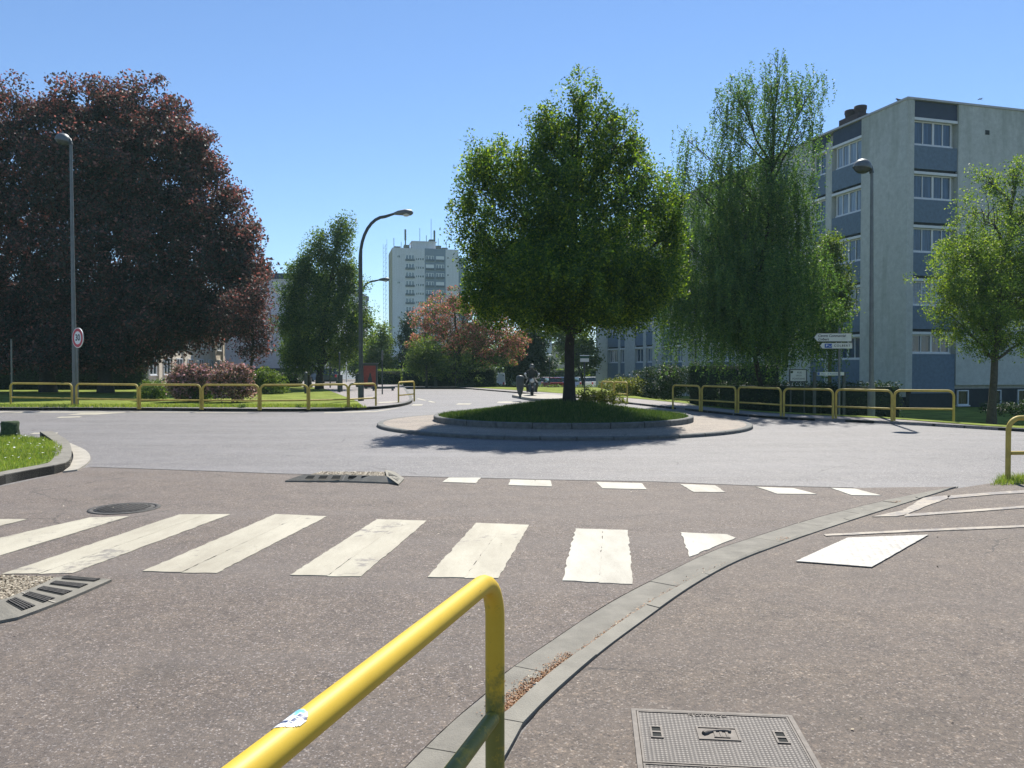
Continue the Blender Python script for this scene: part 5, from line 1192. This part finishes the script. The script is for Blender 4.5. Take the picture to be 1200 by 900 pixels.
mb = MB(); mb.lathe([(.001, 0), (.10, 0), (.11, .06), (.06, .14), (.001, .15)], 16, M4=Matrix.Translation((0, -.55, .88)) @ Matrix.Rotation(R(-90), 4, 'X')); mb.build('headlamp', M['lamp_glass'], mc)
for s_ in (-1, 1):
    mb = MB(); mb.tube([(s_*.25, -.33, 1.02), (s_*.33, -.38, 1.2)], .01, 6); mb.lathe([(.001, 0), (.06, 0), (.05, .03), (.001, .035)], 12, M4=Matrix.Translation((s_*.35, -.38, 1.23)) @ Matrix.Rotation(R(90), 4, 'X')); mb.build('mirror', M['lamp_glass'], mc)
J = {'pelvis': (0, .28, .95), 'waist': (0, .24, 1.1), 'chest': (0, .12, 1.33), 'neck': (0, .08, 1.46), 'head': (0, .03, 1.56), 'crown': (0, .04, 1.70),
     'lsh': (-.2, .1, 1.38), 'lel': (-.33, -.02, 1.18), 'lha': (-.34, -.24, 1.06), 'rsh': (.2, .1, 1.38), 'rel': (.33, -.02, 1.18), 'rha': (.34, -.24, 1.06),
     'lhi': (-.14, .25, .9), 'lkn': (-.28, -.14, .74), 'lan': (-.24, .12, .36), 'lto': (-.25, -.08, .30), 'rhi': (.14, .25, .9), 'rkn': (.28, -.14, .74), 'ran': (.24, .12, .36), 'rto': (.25, -.08, .30)}
E = [('pelvis', 'waist'), ('waist', 'chest'), ('chest', 'neck'), ('neck', 'head'), ('head', 'crown')]
for s_ in 'lr': E += [('chest', s_+'sh'), (s_+'sh', s_+'el'), (s_+'el', s_+'ha'), ('pelvis', s_+'hi'), (s_+'hi', s_+'kn'), (s_+'kn', s_+'an'), (s_+'an', s_+'to')]
RAD = {'pelvis': .15, 'waist': .14, 'chest': .16, 'neck': .065, 'head': .09, 'crown': .07, 'sh': .075, 'el': .052, 'ha': .04, 'hi': .10, 'kn': .068, 'an': .045, 'to': .04}
ks = list(J); me = bpy.data.meshes.new('person'); me.from_pydata([J[k_] for k_ in ks], [(ks.index(a_), ks.index(b_)) for a_, b_ in E], []); me.materials.append(plain('dark_riding_clothes', (.03,.035,.035), .8, .2))
pr = bpy.data.objects.new('person', me); COL.objects.link(pr); pr.location = (mx_, my_-.9, 0)
md = pr.modifiers.new('s', 'SKIN'); 
sv = me.skin_vertices[0].data
for i, k_ in enumerate(ks): r_ = RAD.get(k_, RAD.get(k_[1:], .05)); sv[i].radius = (r_, r_)
sv[0].use_root = True
pr.modifiers.new('d', 'SUBSURF').levels = 1; pr.modifiers['d'].render_levels = 2
tag(pr, 'dark-clothed helmeted person sitting on the motorcycle beyond the island', 'person')
mb = MB(); mb.lathe([(.001, 1.75), (.08, 1.735), (.125, 1.67), (.135, 1.6), (.125, 1.52), (.10, 1.47)], 18, M4=Matrix.Translation((0, .03, 0))); hm = mb.build('helmet', M['steel_dark'], pr)
mb = MB(); mb.lathe([(.138, 1.57), (.138, 1.64)], 9, M4=Matrix.Translation((0, .02, 0))); mb.build('visor', M['pane'], hm)

# ================================================================ CARS
def car(px, D, z0, rz, colr, label, group='parked cars', L=4.1, Wd=1.72, Hh=1.46, van=False):
    b = W(px, 445, D); e = empty('van' if van else 'parked_car', (b.x, D, z0), label, 'van' if van else 'car', group, rz=rz)
    paintm = bpy.data.materials.get('car_%s' % (colr,)) or plain('car_%s' % (colr,), colr, .25, .05, 3)
    hw = Wd/2
    st_ = [(-L/2, .62, .35, .66), (-L/2+.12, .80, .28, .78), (-L/2+.9, hw-.02, .25, .92), (-.4, hw, .25, .95), (.8, hw, .25, .95), (L/2-.5, hw-.03, .27, .98), (L/2-.08, .80, .32, .95), (L/2, .7, .42, .80)]
    vs = []; 
    for x, w_, zl, zh in st_: vs += [(x, -w_, zl), (x, -w_, (zl+zh)/2), (x, -w_*.93, zh), (x, w_*.93, zh), (x, w_, (zl+zh)/2), (x, w_, zl)]
    n_ = len(st_); fs = [(i*6+k_, (i+1)*6+k_, (i+1)*6+(k_+1) % 6, i*6+(k_+1) % 6) for i in range(n_-1) for k_ in range(6)]+[tuple(range(6)), tuple(range((n_-1)*6, n_*6))[::-1]]
    mb = MB(); mb.add(vs, fs, 0, False); body = mb.build('body', paintm, e)
    x0, x1, x2, x3 = (-.95, -.25, 1.35, L/2-.28) if not van else (-1.5, -1.0, L/2-.2, L/2-.1)
    def gh(za, zb, ins0, ins1, mat, nm, xa, xb, xc, xd):
        v_ = [(xa, -hw*ins0, za), (xb, -hw*ins1, zb), (xc, -hw*ins1, zb), (xd, -hw*ins0, za)]; v_ += [(x, -y, z) for x, y, z in v_]
        m_ = MB(); m_.add(v_, [(0, 1, 2, 3), (4, 7, 6, 5), (0, 4, 5, 1), (1, 5, 6, 2), (2, 6, 7, 3), (3, 7, 4, 0)]); return m_.build(nm, mat, e)
    gh(.94, Hh-.06, .90, .78, M['pane_dark'], 'window_glass', x0, x1, x2, x3)
    if van: gh(.95, Hh+.35, .93, .86, paintm, 'load_box', x0+1.2, x1+1.0, x2, x3)
    m_ = MB(); hz = Hh-.06
    m_.prism([(x1-.02, -hw*.79), (x2+.02, -hw*.79), (x2+.02, hw*.79), (x1-.02, hw*.79)], hz, Hh+(.36 if van else .0)); m_.build('roof', paintm, e)
    for sx_ in (-L/2+.75, L/2-.8):
        for sy in (-1, 1):
            m_ = MB(); Mx = Matrix.Translation((sx_, sy*(hw-.1), .31)) @ Matrix.Rotation(R(90), 4, 'X')
            m_.lathe([(.001, -.11), (.27, -.11), (.31, -.08), (.31, .08), (.27, .11), (.001, .11)], 18, M4=Mx); wh = m_.build('wheel', M['rubber'], e)
            m_ = MB(); m_.lathe([(.001, -.115), (.17, -.118), (.17, .118), (.001, .115)], 14, M4=Mx); m_.build('rim', M['steel'], wh)
    for sy in (-1, 1):
        m_ = MB(); m_.box(-L/2-.0, -L/2+.1, sy*.62-.14, sy*.62+.14, .6, .74); m_.build('headlight', M['lamp_glass'], e)
        m_ = MB(); m_.box(L/2-.1, L/2+.01, sy*.68-.09, sy*.68+.09, .68, .92); m_.build('taillight', M['red'], e)
car(387, 76, 0, R(-82), (.05,.075,.07), 'dark estate car parked up the side road left of the curved lamp')
car(379, 84, 0, R(-60), (.16,.24,.32), 'bluish car half hidden behind the dark estate car')
car(583, 84, -.85, R(-90), (.62,.64,.68), 'small white van parked under the right side of the red-pink tree', van=True, Hh=1.5)
car(612, 90, -.95, R(-78), (.12,.2,.2), 'dark teal car behind the tapering bollard')
car(637, 90, -.95, R(-78), (.55,.57,.6), 'silver car just right of the motorcyclist')
car(647, 86, -.95, R(-80), (.32,.02,.03), 'dark red car between two pale cars in the parking')
car(657, 90, -.95, R(-78), (.10,.16,.36), 'blue car left of the island tree trunk')
car(681, 90, -.95, R(-78), (.70,.71,.72), 'white car just right of the island tree trunk')
car(694, 92, -.95, R(-78), (.60,.61,.62), 'pale grey car at the right end of the parking')

# ================================================================ BIRDS
def bird(loc, s_, rz, label, flying=False):
    mb = MB(); mb.tube([(-.20, 0, -.02), (-.12, 0, .0), (0, 0, .03), (.09, 0, .07), (.13, 0, .12), (.165, 0, .12), (.20, 0, .115)], [.012, .03, .055, .045, .034, .018, .003], 10)
    mb.add([(-.34, -.03, -.05), (-.34, .03, -.05), (-.15, .02, .0), (-.15, -.02, .0), (-.34, -.03, -.06), (-.34, .03, -.06), (-.15, .02, -.02), (-.15, -.02, -.02)], [(0, 1, 2, 3), (7, 6, 5, 4), (0, 3, 7, 4), (1, 5, 6, 2), (0, 4, 5, 1)])
    if not flying:
        for y in (-.02, .02): mb.tube([(.0, y, 0), (.01, y, -.10)], .005, 5)
    o = mb.build('bird', M['chim']); o.location = loc; o.scale = (s_,)*3; o.rotation_euler = (0, 0, rz)
    if True:
        for sy in (-1, 1):
            m_ = MB()
            if flying: v_ = [(.06, sy*.02, .04), (.09, sy*.22, .12), (-.02, sy*.46, .06), (-.06, sy*.24, .10), (-.08, sy*.02, .03)]
            else: v_ = [(.05, sy*.05, .05), (-.02, sy*.06, .0), (-.25, sy*.03, -.03), (-.2, sy*.035, .02), (-.02, sy*.055, .06)]
            m_.add(v_+[(x, y, z-.008) for x, y, z in v_], [tuple(range(5)), tuple(range(5, 10))[::-1]]+[(i, (i+1) % 5, (i+1) % 5+5, i+5) for i in range(5)]); m_.build('wing', M['chim'], o)
    return tag(o, label, 'bird')
bird(VENT+Vector((0, 0, .12)), 1.2, R(150), 'dark bird perched on the round roof vent')
bird(W(1149, 116.5, 40), .38, R(200), 'small bird flying above the roof of the right-hand flats', True)
for o in bpy.data.objects:
    if o.type == 'EMPTY' and not o.children: print('EMPTY', o.name)

# ================================================================ HAZE: teal-tinted volume added to lift the dark tones
m = bpy.data.materials.new('tone_lift_haze'); m.use_nodes = True; nt = m.node_tree; nt.nodes.clear()
o_ = nt.nodes.new('ShaderNodeOutputMaterial'); pv = nt.nodes.new('ShaderNodeVolumePrincipled'); pv.inputs['Color'].default_value = (.62, .95, .95, 1); pv.inputs['Density'].default_value = .00030; pv.inputs['Anisotropy'].default_value = .2
nt.links.new(pv.outputs[0], o_.inputs['Volume'])
mb = MB(); mb.box(-2600, 2600, -60, 3100, -2.5, 56); hz = mb.build('haze', m); tag(hz, 'thin teal-tinted haze added to lift the dark tones', 'haze', kind='stuff')
SC.cycles.volume_bounces = 0
